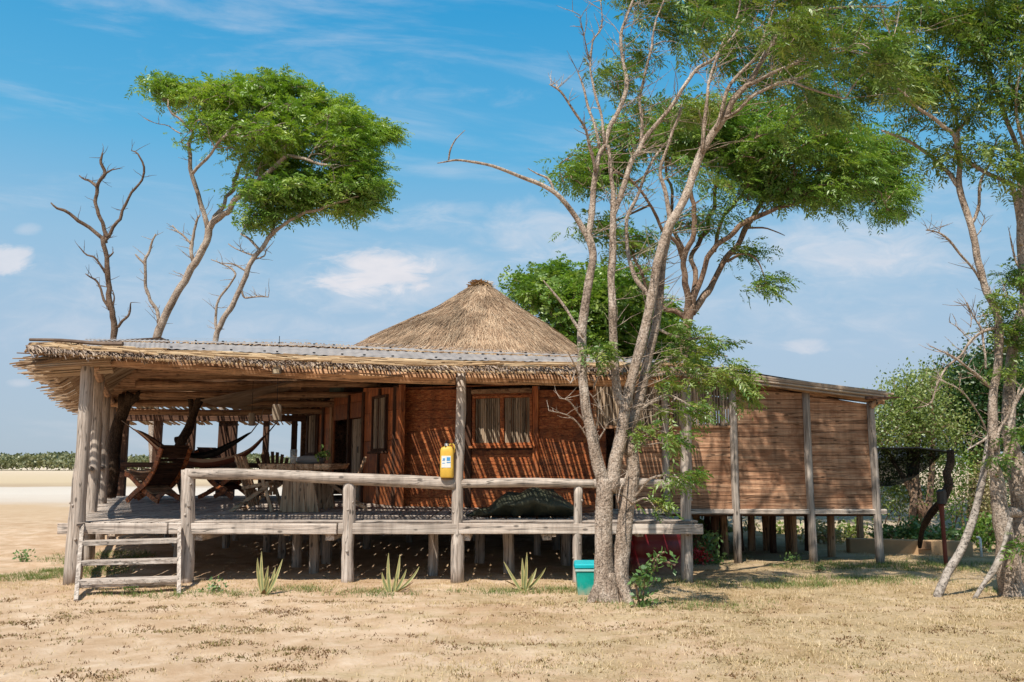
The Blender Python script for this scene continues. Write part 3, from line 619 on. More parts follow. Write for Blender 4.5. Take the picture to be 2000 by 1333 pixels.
for i in range(n):                                          # thinner cane ends at the eave, with gaps
    t = min(max((i + random.uniform(-.3, .3)) / (n - 1), 0), 1)
    mb.tube([fr(t, -.03 - random.uniform(0, .02), -.03), fr(t, .24, -.055)], random.uniform(.010, .019), 5)
sub(mb, 'roof_cane', M['cane'])
def band(s0, s1, t0=.14, t1=1.0):                          # corrugated sheet
    mb = MB(); nt_ = 620; rows = 3
    for r in range(rows + 1):
        for i in range(nt_ + 1):
            t = t0 + (t1 - t0) * i / nt_; s = s0 + (s1 - s0) * r / rows
            q = fr(t, s, .035 + .005 * math.sin(i * math.pi / 4.0)); mb.v.append(tuple(q))
    for r in range(rows):
        for i in range(nt_):
            a = r * (nt_ + 1) + i; mb.f.append((a, a + 1, a + nt_ + 2, a + nt_ + 1)); mb.m.append(0); mb.a.append(.5)
    if s1 - s0 < .05: rows = 0
    for s in ((s0 + .03, s1 - .04) if s1 - s0 > .2 else ((s0 + s1) / 2,) if s1 - s0 > .1 else ()):
        for i in range(20):
            t = .32 + (t1 - .32) * (i + .5 + random.uniform(-.3, .3)) / 20; q = fr(t, s + random.uniform(-.01, .01), .052)
            mb.box(q, (.032, .032, .016), random.random(), 1)
    sub(mb, 'roof_sheet', [M['sheet'], M['black']], smooth=False)
band(.19, .45); band(.53, .66); band(.785, .81); band(.985, 1.02)  # strips spaced apart, gaps added so sun streaks reach wall and table
# straw roll along the eave and the ragged fringe below it
mb = MB()
for i in range(380):
    t = random.uniform(.02, 1.0); s = random.uniform(-.015, .10); q = fr(t, s, .03 + random.uniform(0, .05)); l = random.uniform(.25, .8)
    q2 = fr(min(t + l / 10, 1.0), s + random.uniform(-.02, .02), .03 + random.uniform(0, .05))
    mb.tube([q, (q + q2) / 2 + Vector((0, 0, random.uniform(0, .012))), q2], random.uniform(.006, .015), 5)
sub(mb, 'straw_band', M['straw'])
mb = MB()
for i in range(1500):
    t = (i + random.random()) / 1500
    ln = .5 * noise.noise(Vector((t * 30, 7, 0)))
    q = fr(t, random.uniform(-.005, .06), random.uniform(-.03, .045)); skew = .75 * (1 - t) ** .7 + random.uniform(-.2, .28) + .35 * noise.noise(Vector((t * 18, 0, 0)))
    l = random.uniform(.10, .175) * (1 + ln) * (1.15 - .3 * t)
    d = Vector((skew, -.75 + random.uniform(-.2, .2), -.42 + random.uniform(-.22, .2))).normalized()
    r = random.uniform(.006, .014); mb.tube([q, q + d * l * .55 + Vector((0, 0, .012)), q + d * l + Vector((0, 0, random.uniform(-.02, .005)))], [r, r, r * .7], 4)
sub(mb, 'eave_fringe', M['fringe'])
# eave beams
def eb(p0, p1, w, h, mat='brown_x', name='eave_beam'):
    mb = MB(); m_ = (p0 + p1) / 2 + Vector((0, 0, random.uniform(-.015, .005)))
    q1 = p0 + (p1 - p0) * .25 + Vector((0, 0, -.008)); q3 = p0 + (p1 - p0) * .75 + Vector((0, 0, -.006))
    P = smooth_path([(p0, h / 2), (q1, h / 2), (m_, h / 2 * 1.04), (q3, h / 2), (p1, h / 2)], 3); mb.tube([a for a, _ in P], [b for _, b in P], 8, .06, 1.5); sub(mb, name, M[mat], smooth=False, bevel=0)
eb(at(184, 703, 13.05), at(600, 730, 13.05), .14, .17); eb(at(600, 730, 13.05), at(890, 741, 13.05), .14, .17)
eb(at(908, 738, 13.05), at(1160, 744, 13.08), .14, .17); eb(at(1160, 744, 13.08), at(1345, 744, 13.12), .14, .16)
eb(at(186, 712, 13.25), at(196, 742, 15.8), .12, .14, 'brown_y', 'side_beam'); eb(at(196, 742, 15.8), at(222, 792, 22.6), .12, .14, 'brown_y', 'side_beam')
RE = ridge[2]; CF = eave[0]; CB = Vector((XL(23.6) - .8, 23.7, 3.0))
def hip(y): return CF.lerp(RE, (y - CF.y) / (RE.y - CF.y)) if y < RE.y else RE.lerp(CB, min(1, (y - RE.y) / (CB.y - RE.y)))
# rear slope of the veranda roof: long poles lying across, seen from below
rear = [(17.1, 4.02), (19.0, 3.72), (20.8, 3.42), (22.2, 3.17), (24.3, 2.86)]
def rz(y):
    for (a, za), (b, zb_) in zip(rear, rear[1:]):
        if y <= b: return za + (zb_ - za) * (y - a) / (b - a)
    return rear[-1][1]
mb = MB(); y = 17.15
while y < 22.3:
    r = random.uniform(.03, .055); x0 = hip(y).x - .1 + random.uniform(-.12, .1); x1 = -4.0 - (y - 17) * .28
    mb.log((x0, y, rz(y) + .02), (x1, y + random.uniform(-.05, .05), rz(y) + .02), r, r * .8, 9, .006, .15, 6); y += r * 1.9 + random.uniform(-.006, .03)
sub(mb, 'rear_roof_pole', M['brown_x'])
for y in (17.3, 18.5, 19.6, 20.6, 21.5, 22.3):
    mb = MB(); mb.log((hip(y).x + .15, y, rz(y) - .13), (-2.1 - max(0, (y - 18)) * .55, y, rz(y) - .13), .085, .075, 9, .012, .15, 9); sub(mb, 'purlin', M['brown_x'], smooth=True)
mb = MB(); x = -10.9
while x < -4.6:
    r = random.uniform(.016, .028); mb.tube([(x, 21.9, rz(21.9) + .08), (x + random.uniform(-.12, .25), 23.1, rz(23.1) + .03), (x + random.uniform(-.1, .3), 24.7 + random.uniform(-.2, .2), 2.80)], r, 5); x += r * 2 + random.uniform(.0, .055)
sub(mb, 'rear_roof_cane', M['cane'])
mb = MB()                                                   # sheet over the rear slope, short of the rear eave
for ya, yb in ((17.0, 18.1), (18.5, 19.5), (19.9, 20.7), (21.1, 21.7)):
    za, zb2 = rz(ya) + (.03 if ya < 18 else .12), rz(yb) + .12; mb.add([(hip(ya).x, ya, za), (-4.2 - (ya - 17) * .3, ya, za), (-4.2 - (yb - 17) * .3, yb, zb2), (hip(yb).x, yb, zb2)], [(0, 1, 2, 3)], var=.5)
sub(mb, 'roof_sheet', M['sheet'])
# left hip of the roof: sticks run from the hip line out past the left eave
mb = MB(); y = 12.66
while y < 23.6:
    h_ = hip(y); xe = XL(y) - .62; ze = 3.32 - .24 * min(1, (y - 12.6) / 5) + random.uniform(-.05, .05)
    if y < 14.5: ze += random.uniform(-.1, .02)
    out = random.uniform(.05, .40) * (1.3 if random.random() < .2 else 1); r = random.uniform(.014, .024)
    e = Vector((xe, y, ze)); dd = (e - Vector((h_.x + .2, y, h_.z + .02))); dd = dd.normalized() if dd.length > .8 else Vector((-1, 0, -.1))
    mb.tube([Vector((max(h_.x, xe + .9), y + random.uniform(-.05, .05), max(h_.z - .02, ze + .05))), e, e + Vector((-1, 0, -.10)) * out + Vector((0, random.uniform(-.06, .06), random.uniform(-.03, .03)))], [r, r, r * .6], 5)
    y += random.uniform(.022, .05) * (1 if y < 16 else 1.25)
for i in range(60):
    y = random.uniform(12.6, 14.2); xe = XL(y) - .5; z = 3.33 - random.uniform(0, .22); o_ = random.uniform(.25, .55); mb.tube([(xe + .9, y, z + .06), (xe, y + random.uniform(-.05, .05), z), (xe - o_, y + random.uniform(-.08, .08), z - random.uniform(-.03, .06))], [.016, .016, .008], 5)
sub(mb, 'eave_stick', M['stick'])
mb = MB(); yy_ = list(np.linspace(12.9, 23.3, 22))
for a_, b_ in zip(yy_, yy_[1:]):
    c_ = []
    for y in (a_, b_):
        ze = 3.36 - .24 * min(1, (y - 12.6) / 5); h_ = hip(y); xe = XL(y) - .45; c_.append(((xe, y, ze), (max(h_.x, xe + .3), y, max(h_.z, ze) + .06)))
    mb.add([c_[0][0], c_[0][1], c_[1][1], c_[1][0]], [(0, 1, 2, 3)], var=.5)
sub(mb, 'hip_mat', M['stick'])
p = at(58, 664, 12.7); q = at(240, 672, 12.6); mb = MB(); mb.log(p, q, .022, .035, 6, .02, .1, 7); sub(mb, 'corner_pole', M['fringe'])
p = at(120, 690, 13.0); q = at(141, 712, 13.6); mb = MB(); mb.tube([p, q], .02, 6); sub(mb, 'brace', M['brown_z'])
# straw cone over the round hut
apex = at(940, 556, 20.4); cx, cy = apex.x, apex.y
prof = [(0.06, apex.z + .02), (.34, apex.z - .10), (.62, apex.z - .33), (1.05, apex.z - .67), (1.65, apex.z - 1.06), (2.1, apex.z - 1.40), (2.6, apex.z - 1.80), (3.1, apex.z - 2.15)]
def pz(r):
    for (a, za), (b, zb_) in zip(prof, prof[1:]):
        if r <= b: return za + (zb_ - za) * (r - a) / (b - a)
    return prof[-1][1]
def fl_(a, r): return 1 + .30 * max(0, -math.cos(a)) ** 2.5 * min(1, r / 2.0)
mb = MB(); ns = 64
for r, z in prof:
    for k in range(ns):
        a = 2 * math.pi * k / ns; rr = r * fl_(a, r) * (1 + .03 * noise.noise(Vector((math.cos(a) * 2, math.sin(a) * 2, r)))); mb.v.append((cx + rr * math.cos(a), cy + rr * math.sin(a), z - .05 + .05 * noise.noise(Vector((math.cos(a) * 3, math.sin(a) * 3, r * 2)))))
for j in range(len(prof) - 1):
    for k in range(ns): mb.f.append((j * ns + k, (j + 1) * ns + k, (j + 1) * ns + (k + 1) % ns, j * ns + (k + 1) % ns)); mb.m.append(0); mb.a.append(.35)
cone = sub(mb, 'cone_roof', M['thatch'], smooth=True)
N = 20000; qd = np.zeros((N, 4, 3)); vv = rng.random(N)
for i in range(N):
    a = random.uniform(0, 2 * math.pi); r = 2.9 * math.sqrt(random.random()) * .98 + .05
    if random.random() < .35: r = random.uniform(.1, 2.8)
    l = random.uniform(.12, .42); w = random.uniform(.0025, .006); a2 = a + random.uniform(-.10, .10) / max(r, .5) * .8; r2 = r + l
    lift = random.uniform(.0, .035)
    f1, f2 = fl_(a, r), fl_(a2, r2); p0 = np.array([cx + r * f1 * math.cos(a), cy + r * f1 * math.sin(a), pz(r) - .02]); p1 = np.array([cx + r2 * f2 * math.cos(a2), cy + r2 * f2 * math.sin(a2), pz(r2) - .02 + lift])
    sd = np.array([-math.sin(a), math.cos(a), random.uniform(-.4, .4)]) * w; nrm = np.array([0, 0, .008])
    qd[i] = [p0 - sd + nrm, p0 + sd + nrm, p1 + sd * .6 + nrm, p1 - sd * .6 + nrm]
np_quads('straw_strand', qd, vv, M['thatch'], cone)['kind'] = 'stuff'
N = 520; qd = np.zeros((N, 4, 3)); vv = rng.random(N)
for i in range(N):
    a = random.uniform(0, 2 * math.pi); r = random.uniform(0, .24); l = random.uniform(.08, .2); w = random.uniform(.008, .016)
    p0 = np.array([cx + r * math.cos(a), cy + r * math.sin(a), pz(r) + random.uniform(.0, .05)]); a2 = a + random.uniform(-1.4, 1.4)
    p1 = p0 + np.array([math.cos(a2) * l, math.sin(a2) * l * .6, random.uniform(-.16, .06)]); sd = np.array([-math.sin(a2), math.cos(a2), .5]) * w
    qd[i] = [p0 - sd, p0 + sd, p1 + sd, p1 - sd]
np_quads('ridge_cap', qd, vv, M['straw'], cone)
mb = MB()
for j in range(5):                                          # poles on the left hip of the cone
    a = math.pi + .04 * j + .02; p0 = Vector((cx + 1.25 * fl_(a, 1.25) * math.cos(a), cy + 1.25 * math.sin(a), pz(1.25) + .03)); p1 = Vector((cx + 2.4 * fl_(a, 2.4) * math.cos(a), cy + 2.4 * math.sin(a), pz(2.4) + .05)); mb.log(p0, p1, .018, .024, 4, .01, .1, 6)
sub(mb, 'hip_pole', M['fringe'])
# low roof joining the cone, front slope and wing over the hut
mb = MB(); pts = [tuple(poly(ridge, t) + Vector((0, .02, -.03))) for t in np.linspace(.5, 1, 9)]
ring = [(cx + 2.95 * math.cos(a), cy + 2.95 * math.sin(a), pz(2.95) - .03) for a in np.linspace(-math.pi * .75, -math.pi * .02, 9)]
mb.add(pts + ring, [(i, i + 1, 9 + i + 1, 9 + i) for i in range(8)], var=.5); sub(mb, 'roof_sheet', M['sheet'])
mb = MB(); aa = np.linspace(-.02 * math.pi, 1.1 * math.pi, 24); mb.v = [(cx + 3.05 * math.cos(a), cy + 3.05 * math.sin(a), pz(3.05) - .02) for a in aa] + [(cx + 6.2 * math.cos(a), cy + 6.2 * math.sin(a), 3.05) for a in aa]
for i in range(23): mb.f.append((i, i + 1, 24 + i + 1, 24 + i)); mb.m.append(0); mb.a.append(.4)
sub(mb, 'rear_thatch', M['thatch'])
mb = MB(); e_ = [ridge[3].lerp(ridge[4], k / 4) + Vector((0, .03, -.04)) for k in range(5)]; f_ = [Vector((-5.9 + k * .65, 23.0 - k * .55, 3.12 + .14 * k)) for k in range(5)]
mb.add([tuple(v) for v in e_ + f_], [(k, k + 1, 6 + k, 5 + k) for k in range(4)], var=.5); sub(mb, 'rear_roof_mat', M['brown_x'])
# wing roof: sheet on poles, falling to the right
mb = MB(); ft = [(1370, 716), (1480, 733), (1600, 752), (1716, 769)]
F0 = [at(x, y, 15.22) for x, y in ft]; R0 = [Vector((q.x + .1, 20.0, q.z + .10)) for q in F0]
mb.add([tuple(q) for q in F0 + R0] + [tuple(q + Vector((0, 0, .03))) for q in F0 + R0], [(i, i + 1, 5 + i, 4 + i) for i in range(3)] + [(8 + i, 9 + i, 13 + i, 12 + i) for i in range(3)], var=.5); sub(mb, 'wing_roof_sheet', M['sheet'])
mb = MB()
for i in range(62):
    y = 15.16 + random.uniform(0, .3) if i < 28 else 15.3 + random.random() * 4.6; o = random.uniform(-.09, .055); a = at(1350 + random.uniform(-20, 60), 726, 15.2); b = at(1714 + random.uniform(-8, 18), 773, 15.2)
    mb.log((a.x, y, a.z + o + .02), (b.x + random.uniform(0, .15), y, b.z + o + .02), random.uniform(.015, .03), .018, 6, .006, .12, 6)
sub(mb, 'wing_roof_pole', M['fringe'])
mb = MB(); mb.log(at(1690, 778, 14.9), at(1757, 777, 14.9), .028, .012, 5, .02, .1, 6); sub(mb, 'corner_pole', M['dark_x'])
mb = MB(); P = smooth_path([(at(1700, 795, 15.3), .05), (at(1712, 786, 15.25), .055), (at(1722, 781, 15.2), .04)], 4); mb.tube([a for a, _ in P], [b for _, b in P], 8, .1); sub(mb, 'bracket', M['brown_z'], smooth=True)
# short return of the front eave, right of the right-hand veranda post
mb = MB(); 
for i in range(26):
    a = at(1260 + random.uniform(-10, 20), 722, 12.6); b = at(1336 + random.uniform(-6, 12), 724, 12.8); o = random.uniform(-.06, .04); mb.log(a + Vector((0, random.uniform(0, .3), o)), b + Vector((0, random.uniform(0, .3), o)), .02, .018, 4, .01, .1, 6)
sub(mb, 'eave_stick', M['straw'])
# ------------------------------------------------------------------ foliage
def nrmz(a): return a / np.maximum(np.linalg.norm(a, axis=-1, keepdims=True), 1e-9)
def fronds(P, Dn, L, pairs=6, lw=.32, ll=.42, droop=.35, rs=rng):
    """pinnate leaves: P base points, Dn directions, L lengths -> quads, one per leaflet"""
    N = len(P); Dn = nrmz(Dn); up = nrmz(np.array([0, 0, 1.0]) + rs.normal(0, .45, (N, 3)))
    S = nrmz(np.cross(Dn, up)); U = np.cross(S, Dn)
    t = (np.arange(pairs) + .6) / pairs
    rach = P[:, None, :] + Dn[:, None, :] * (L[:, None] * t)[:, :, None] - np.array([0, 0, 1.0]) * (droop * L[:, None] * t ** 2)[:, :, None]
    out = []
    for sgn in (-1, 1):
        ld = nrmz(Dn[:, None, :] * .55 + sgn * S[:, None, :] * .85 + rs.normal(0, .22, (N, pairs, 3)) - np.array([0, 0, .15]))
        ln = (L[:, None] * ll * (1 - .5 * np.abs(t - .45)) * rs.uniform(.75, 1.2, (N, pairs)))[:, :, None]
        wv = nrmz(np.cross(ld, U[:, None, :] + rs.normal(0, .35, (N, pairs, 3)))) * ln * lw * .5
        b = rach; m = rach + ld * ln * .5; tip = rach + ld * ln - np.array([0, 0, 1.0]) * ln * .12
        out.append(np.stack([b, m + wv, tip, m - wv], axis=2))
    q = np.concatenate(out, axis=1)
    return q.reshape(-1, 4, 3), np.repeat(np.clip(rs.normal(.5, .22, N), 0, 1), pairs * 2)
def simple_leaves(P, size, aspect=.55, bias=(0, 0, .5)):
    N = len(P); d = nrmz(rng.normal(0, 1, (N, 3)) + np.array(bias) * .6); n_ = nrmz(rng.normal(0, 1, (N, 3)) + np.array(bias)); s = nrmz(np.cross(d, n_))
    L = (size * rng.uniform(.6, 1.3, N))[:, None]; w = s * L * aspect * .5
    return np.stack([P, P + d * L * .5 + w, P + d * L, P + d * L * .5 - w], axis=1), np.clip(rng.normal(.5, .24, N), 0, 1)
LR = 1.0
def pxr(r, Y): return r * Y / F * LR
def limb(mb, pts, n=8, wob=.16, freq=4.0, jit=.012, keep=None, sub_=4):
    """pts: (px, py, r_px, Y)"""
    V = [(at(x, y, Y), pxr(r, Y)) for x, y, r, Y in pts]
    S = smooth_path(V, sub_); P = []
    for i, (p, r) in enumerate(S):
        k = 0 if i == 0 else 1
        P.append(p + k * jit * Vector((noise.noise(p * 2.3), noise.noise(p * 2.3 + Vector((9, 0, 0))), noise.noise(p * 2.3 + Vector((0, 9, 0))))) * 2)
    R = [r for _, r in S]; mb.tube(P, R, n, wob, freq)
    if keep is not None: keep.extend(P)
    return P, R
def L_(Y0, Y1, *pts):                # polyline with the depth running from Y0 to Y1
    n = len(pts) - 1
    return [(x, y, r, Y0 + (Y1 - Y0) * i / n) for i, (x, y, r) in enumerate(pts)]
def blob_points(blobs, thr=-.15, nf=.9, clear=()):
    out = []
    for cx_, cy_, rx, ry, Y, dY, n in blobs:
        k = 0; tries = 0
        while k < n and tries < n * 20:
            tries += 1
            a, b, c = random.uniform(-1, 1), random.uniform(-1, 1), random.uniform(-1, 1)
            if a * a + b * b + c * c > 1: continue
            q = at(cx_ + a * rx, cy_ + b * ry, Y + c * dY)
            if noise.noise(q * nf) < thr: continue
            out.append(q); k += 1
    return out
def twigs_to(mb, anchors, nodes, r0, r1, seg=4, sag=.10, n=4, wind=Vector((.25, 0, .0)), maxlen=99):
    """grow a thin twig from the nearest skeleton node to every anchor"""
    NP = np.array([tuple(p) for p in nodes]); A = np.array([tuple(p) for p in anchors])
    d0 = np.array([np.min(np.sum((NP - a) ** 2, axis=1)) for a in A]); order = np.argsort(d0); res = []
    cap_ = len(NP) + len(A) * seg + 10; buf = np.zeros((cap_, 3)); buf[:len(NP)] = NP; cnt = len(NP)
    for i in order:
        a = A[i]; c = a - np.array(wind) * .6
        dd = np.sum((buf[:cnt] - c) ** 2, axis=1) + np.maximum(buf[:cnt, 2] - a[2], 0) * .6
        b = buf[int(np.argmin(dd))]; p0 = Vector(b); p1 = Vector(a); L = (p1 - p0).length
        if L > maxlen: res.append((p0.lerp(p1, .8), p1)); continue
        pts = []
        for k in range(seg + 1):
            t = k / seg; q = p0.lerp(p1, t) + Vector((0, 0, math.sin(t * math.pi) * sag * L)) + Vector((random.uniform(-1, 1), random.uniform(-1, 1), random.uniform(-1, 1))) * (.05 * L * (0 < k < seg))
            pts.append(q)
            if k: buf[cnt] = tuple(q); cnt += 1
        rr = min(r0, .35 * r0 + L * r0 * .5)
        mb.tube(pts, [rr + (r1 - rr) * k / seg for k in range(seg + 1)], n, 0, cap=False); res.append((pts[-2], p1))
    return res
def leaf_clumps(tips, per, spread, flat, L, wind, pairs=6, lw=.32, droop=.35, leafmode='frond', size=.05, ll=.42):
    P = []; Dn = []
    for p0, p1 in tips:
        m = max(1, int(per * random.uniform(.6, 1.4)))
        back = np.array(p0) - np.array(p1)
        for _ in range(m):
            o = rng.normal(0, 1, 3) * np.array([spread, spread, flat]); P.append(np.array(p1) + back * random.uniform(0, .6) + o)
            Dn.append(np.array(wind) + rng.normal(0, .55, 3) * np.array([1, 1, .6]) + o / max(spread, .01) * .35)
    P = np.array(P); Dn = np.array(Dn)
    if leafmode == 'frond': return fronds(P, Dn, L * rng.uniform(.65, 1.25, len(P)), pairs, lw, ll, droop)
    return simple_leaves(P, size)
def bare_twigs(mb, nodes, n, lmin, lmax, r, up=.4, wind=(0, 0, 0)):
    for _ in range(n):
        p = random.choice(nodes); d = Vector((random.uniform(-1, 1) + wind[0], random.uniform(-.8, .8), random.uniform(-.3, 1) * up + .2)).normalized(); L = random.uniform(lmin, lmax)
        q = p; pts = [q]
        for k in range(3):
            d = (d + Vector((random.uniform(-.5, .5), random.uniform(-.5, .5), random.uniform(-.3, .4))) * .6).normalized(); q = q + d * L / 3; pts.append(q)
        mb.tube(pts, [r, r * .8, r * .55, r * .3], 4, 0, cap=False)
        if random.random() < .5:
            e = pts[1]; dd = (d + Vector((random.uniform(-1, 1), random.uniform(-1, 1), random.uniform(-.2, .8)))).normalized(); mb.tube([e, e + dd * L * .3, e + dd * L * .45 + Vector((0, 0, .03 * L))], [r * .6, r * .45, r * .25], 4, 0, cap=False)

# ------------------------------------------------------------------ big tree in front of the house
b0 = onz(1200, 1176)
tree = thing('tree', 'tall pale multi-stemmed tree with leafy top growing before the house beside the teal bin', 'tree', (b0.x, b0.y, 0))
LR = .56; Yb = b0.y; mb = MB(); K = []; KL = []
limb(mb, [(1180, 1196, 58, Yb), (1180, 1168, 46, Yb), (1180, 1130, 36, Yb), (1178, 1060, 29, Yb), (1180, 985, 28, Yb), (1182, 935, 29, Yb)], 14, .18, 3.5, .004)
limb(mb, [(1204, 1194, 52, Yb + .05), (1206, 1160, 42, Yb + .06), (1210, 1115, 32, Yb + .1), (1216, 1060, 27, Yb + .12), (1225, 985, 25, Yb + .15), (1236, 930, 23, Yb + .15), (1234, 870, 20, Yb + .15)], 14, .2, 3.5, .006)
for a, b, r in (((1160, 1184), (1140, 1192), 22), ((1195, 1186), (1205, 1197), 26), ((1225, 1180), (1238, 1190), 20), ((1172, 1186), (1165, 1198), 18)):
    limb(mb, [(1190 + (a[0] - 1190) * .4, 1120, r * .9, Yb - .05), (a[0], a[1] - 12, r, Yb - .12), (b[0], b[1] + 4, r * .5, Yb - .22)], 9, .2, 5, .003)
LR = .56
limb(mb, [(1182, 1000, 24, Yb), (1177, 945, 24, Yb), (1160, 870, 20, Yb - .03), (1146, 800, 18, Yb - .05), (1137, 720, 16.5, Yb - .05), (1136, 660, 16, Yb), (1143, 590, 15, Yb), (1155, 530, 14, Yb), (1158, 495, 14, Yb), (1146, 455, 13, Yb)], 12, .14, 4, .01, K)   # left stem
limb(mb, L_(Yb, Yb - .5, (1150, 470, 12), (1125, 425, 10), (1085, 378, 8.5), (1035, 350, 7), (975, 328, 6), (930, 319, 5), (890, 312, 4), (852, 320, 1.6)), 8, .2, 5, .02, K)
limb(mb, L_(Yb - .42, Yb - .5, (876, 313, 3), (881, 292, 3), (892, 270, 2.4), (907, 254, 1)), 6, .2, 5, .015)
limb(mb, L_(Yb - .1, Yb - .2, (1083, 376, 5), (1073, 352, 4), (1050, 340, 3), (1031, 328, 1.5)), 6, .2, 5, .01)
limb(mb, L_(Yb, Yb + .4, (1149, 465, 12), (1156, 400, 11), (1161, 345, 10), (1167, 306, 9.5), (1181, 281, 9), (1190, 250, 8.5), (1211, 216, 8), (1221, 173, 8), (1217, 126, 7), (1212, 70, 6), (1225, 29, 5), (1246, -20, 4), (1260, -80, 3)), 9, .15, 4, .015, KL)
D1 = []
limb(mb, L_(Yb + .02, Yb - .4, (1161, 335, 7), (1154, 300, 6), (1145, 259, 5), (1124, 223, 4.5), (1097, 178, 4), (1072, 164, 1.5)), 7, .2, 5, .02, D1)
limb(mb, L_(Yb + .1, Yb + .3, (1170, 290, 6), (1160, 235, 5), (1149, 200, 4.5), (1136, 160, 3.5), (1128, 140, 1.5)), 7, .2, 5, .02, D1)
limb(mb, L_(Yb + .1, Yb - .1, (1180, 280, 6), (1174, 223, 5), (1163, 173, 4.5), (1154, 119, 4), (1157, 79, 3.5), (1175, 50, 3), (1172, -10, 1.5)), 7, .2, 5, .02, D1)
limb(mb, L_(Yb + .1, Yb - .3, (1155, 125, 3), (1145, 95, 2.5), (1140, 60, 2), (1135, 30, 1)), 5, .2, 5, .02, D1)
bare_twigs(mb, D1, 60, .1, .4, .007, 1.0, (-.2, 0, 0))
Q = L_(Yb + .02, Yb + .4, (1192, 960, 25), (1206, 880, 22), (1218, 830, 20), (1226, 775, 18.5), (1244, 700, 18), (1262, 632, 17), (1280, 540, 16), (1300, 460, 15.5), (1325, 410, 15), (1354, 342, 14.5), (1372, 295, 14), (1404, 245, 13.5), (1437, 194, 12), (1466, 158, 11), (1502, 97, 9.5), (1530, 55, 8), (1573, 0, 7), (1620, -70, 5))
limb(mb, Q, 12, .14, 4, .012, KL)
limb(mb, L_(Yb + .1, Yb + .1, (1222, 800, 16), (1206, 765, 15.5), (1199, 700, 15), (1197, 625, 14.5), (1195, 550, 13.5), (1197, 475, 13), (1197, 418, 12), (1200, 370, 9), (1192, 330, 7), (1186, 285, 6)), 11, .14, 4, .012, KL)
limb(mb, L_(Yb + .1, Yb + .6, (1197, 420, 11), (1217, 378, 10), (1235, 317, 9.5), (1246, 300, 9), (1261, 267, 8.5), (1300, 223, 7.5), (1343, 162, 6.5), (1365, 133, 6), (1400, 110, 5), (1440, 60, 4), (1470, -10, 3)), 9, .15, 4, .015, KL)
limb(mb, L_(Yb + .4, Yb + .6, (1250, 290, 6), (1256, 240, 5.5), (1250, 190, 5), (1268, 120, 4.5), (1280, 60, 4), (1300, -10, 3)), 8, .15, 4, .02, KL)
limb(mb, L_(Yb + .15, Yb + .5, (1232, 890, 21), (1226, 850, 20), (1240, 812, 18), (1262, 719, 16), (1285, 610, 14), (1296, 512, 12), (1310, 440, 10), (1300, 380, 8), (1290, 330, 6), (1310, 270, 5), (1330, 210, 4)), 10, .14, 4, .012, KL)
limb(mb, L_(Yb + .3, Yb + .9, (1286, 604, 11), (1265, 575, 9), (1244, 550, 8.5), (1232, 520, 8), (1225, 480, 7.5), (1222, 430, 7), (1240, 390, 6), (1262, 340, 5), (1290, 290, 4)), 8, .15, 4, .015, KL)
limb(mb, L_(Yb + .25, Yb - .3, (1460, 166, 7.5), (1480, 158, 7), (1534, 133, 6), (1588, 104, 5.5), (1660, 94, 4.5), (1732, 72, 3.5), (1780, 62, 2)), 8, .15, 4, .015, KL)
limb(mb, L_(Yb + .3, Yb + .1, (1515, 78, 6.5), (1552, 43, 6), (1595, 22, 5), (1660, 14, 4), (1732, 12, 2.5)), 8, .15, 4, .015, KL)
limb(mb, L_(Yb + .2, Yb - .3, (1415, 230, 7), (1444, 216, 6), (1480, 184, 5.5), (1534, 162, 5), (1588, 176, 4), (1650, 194, 2.5)), 8, .15, 4, .015, KL)
limb(mb, L_(Yb + .2, Yb + .2, (1398, 255, 8), (1422, 180, 7), (1451, 137, 6), (1480, 108, 5.5), (1498, 61, 5), (1512, 10, 4), (1530, -50, 3)), 8, .15, 4, .015, KL)
limb(mb, L_(Yb + .2, Yb + .2, (1372, 300, 8), (1380, 187, 6), (1388, 150, 5.5), (1408, 94, 5), (1437, 40, 4), (1448, -20, 3)), 8, .15, 4, .015, KL)
limb(mb, L_(Yb + .2, Yb + .1, (1188, 955, 10), (1198, 935, 10), (1210, 905, 5)), 8, .2, 5, .01)
limb(mb, L_(Yb - .15, Yb - .2, (1140, 660, 6), (1110, 610, 5), (1085, 575, 4), (1062, 548, 2)), 7, .2, 5, .01)
# bare thicket of small twigs on the lower stems
low = []
for q in (((1150, 860), (1120, 820), (1075, 806)), ((1146, 830), (1115, 790), (1095, 782)), ((1155, 880), (1185, 830), (1175, 800)), ((1160, 850), (1172, 800), (1150, 760)), ((1225, 920), (1212, 950), (1205, 985)), ((1235, 985), (1210, 960), (1200, 940)), ((1133, 700), (1120, 735), (1112, 750)), ((1160, 760), (1170, 725), (1160, 690))):
    limb(mb, L_(Yb + .05, Yb - .3, *[(x, y, r) for (x, y), r in zip(q, (3.5, 2.5, 1.2))]), 5, .2, 5, .02, low)
bare_twigs(mb, low, 60, .08, .28, .005, .8)
mb.build('trunk', M['bark'], tree, smooth=True)
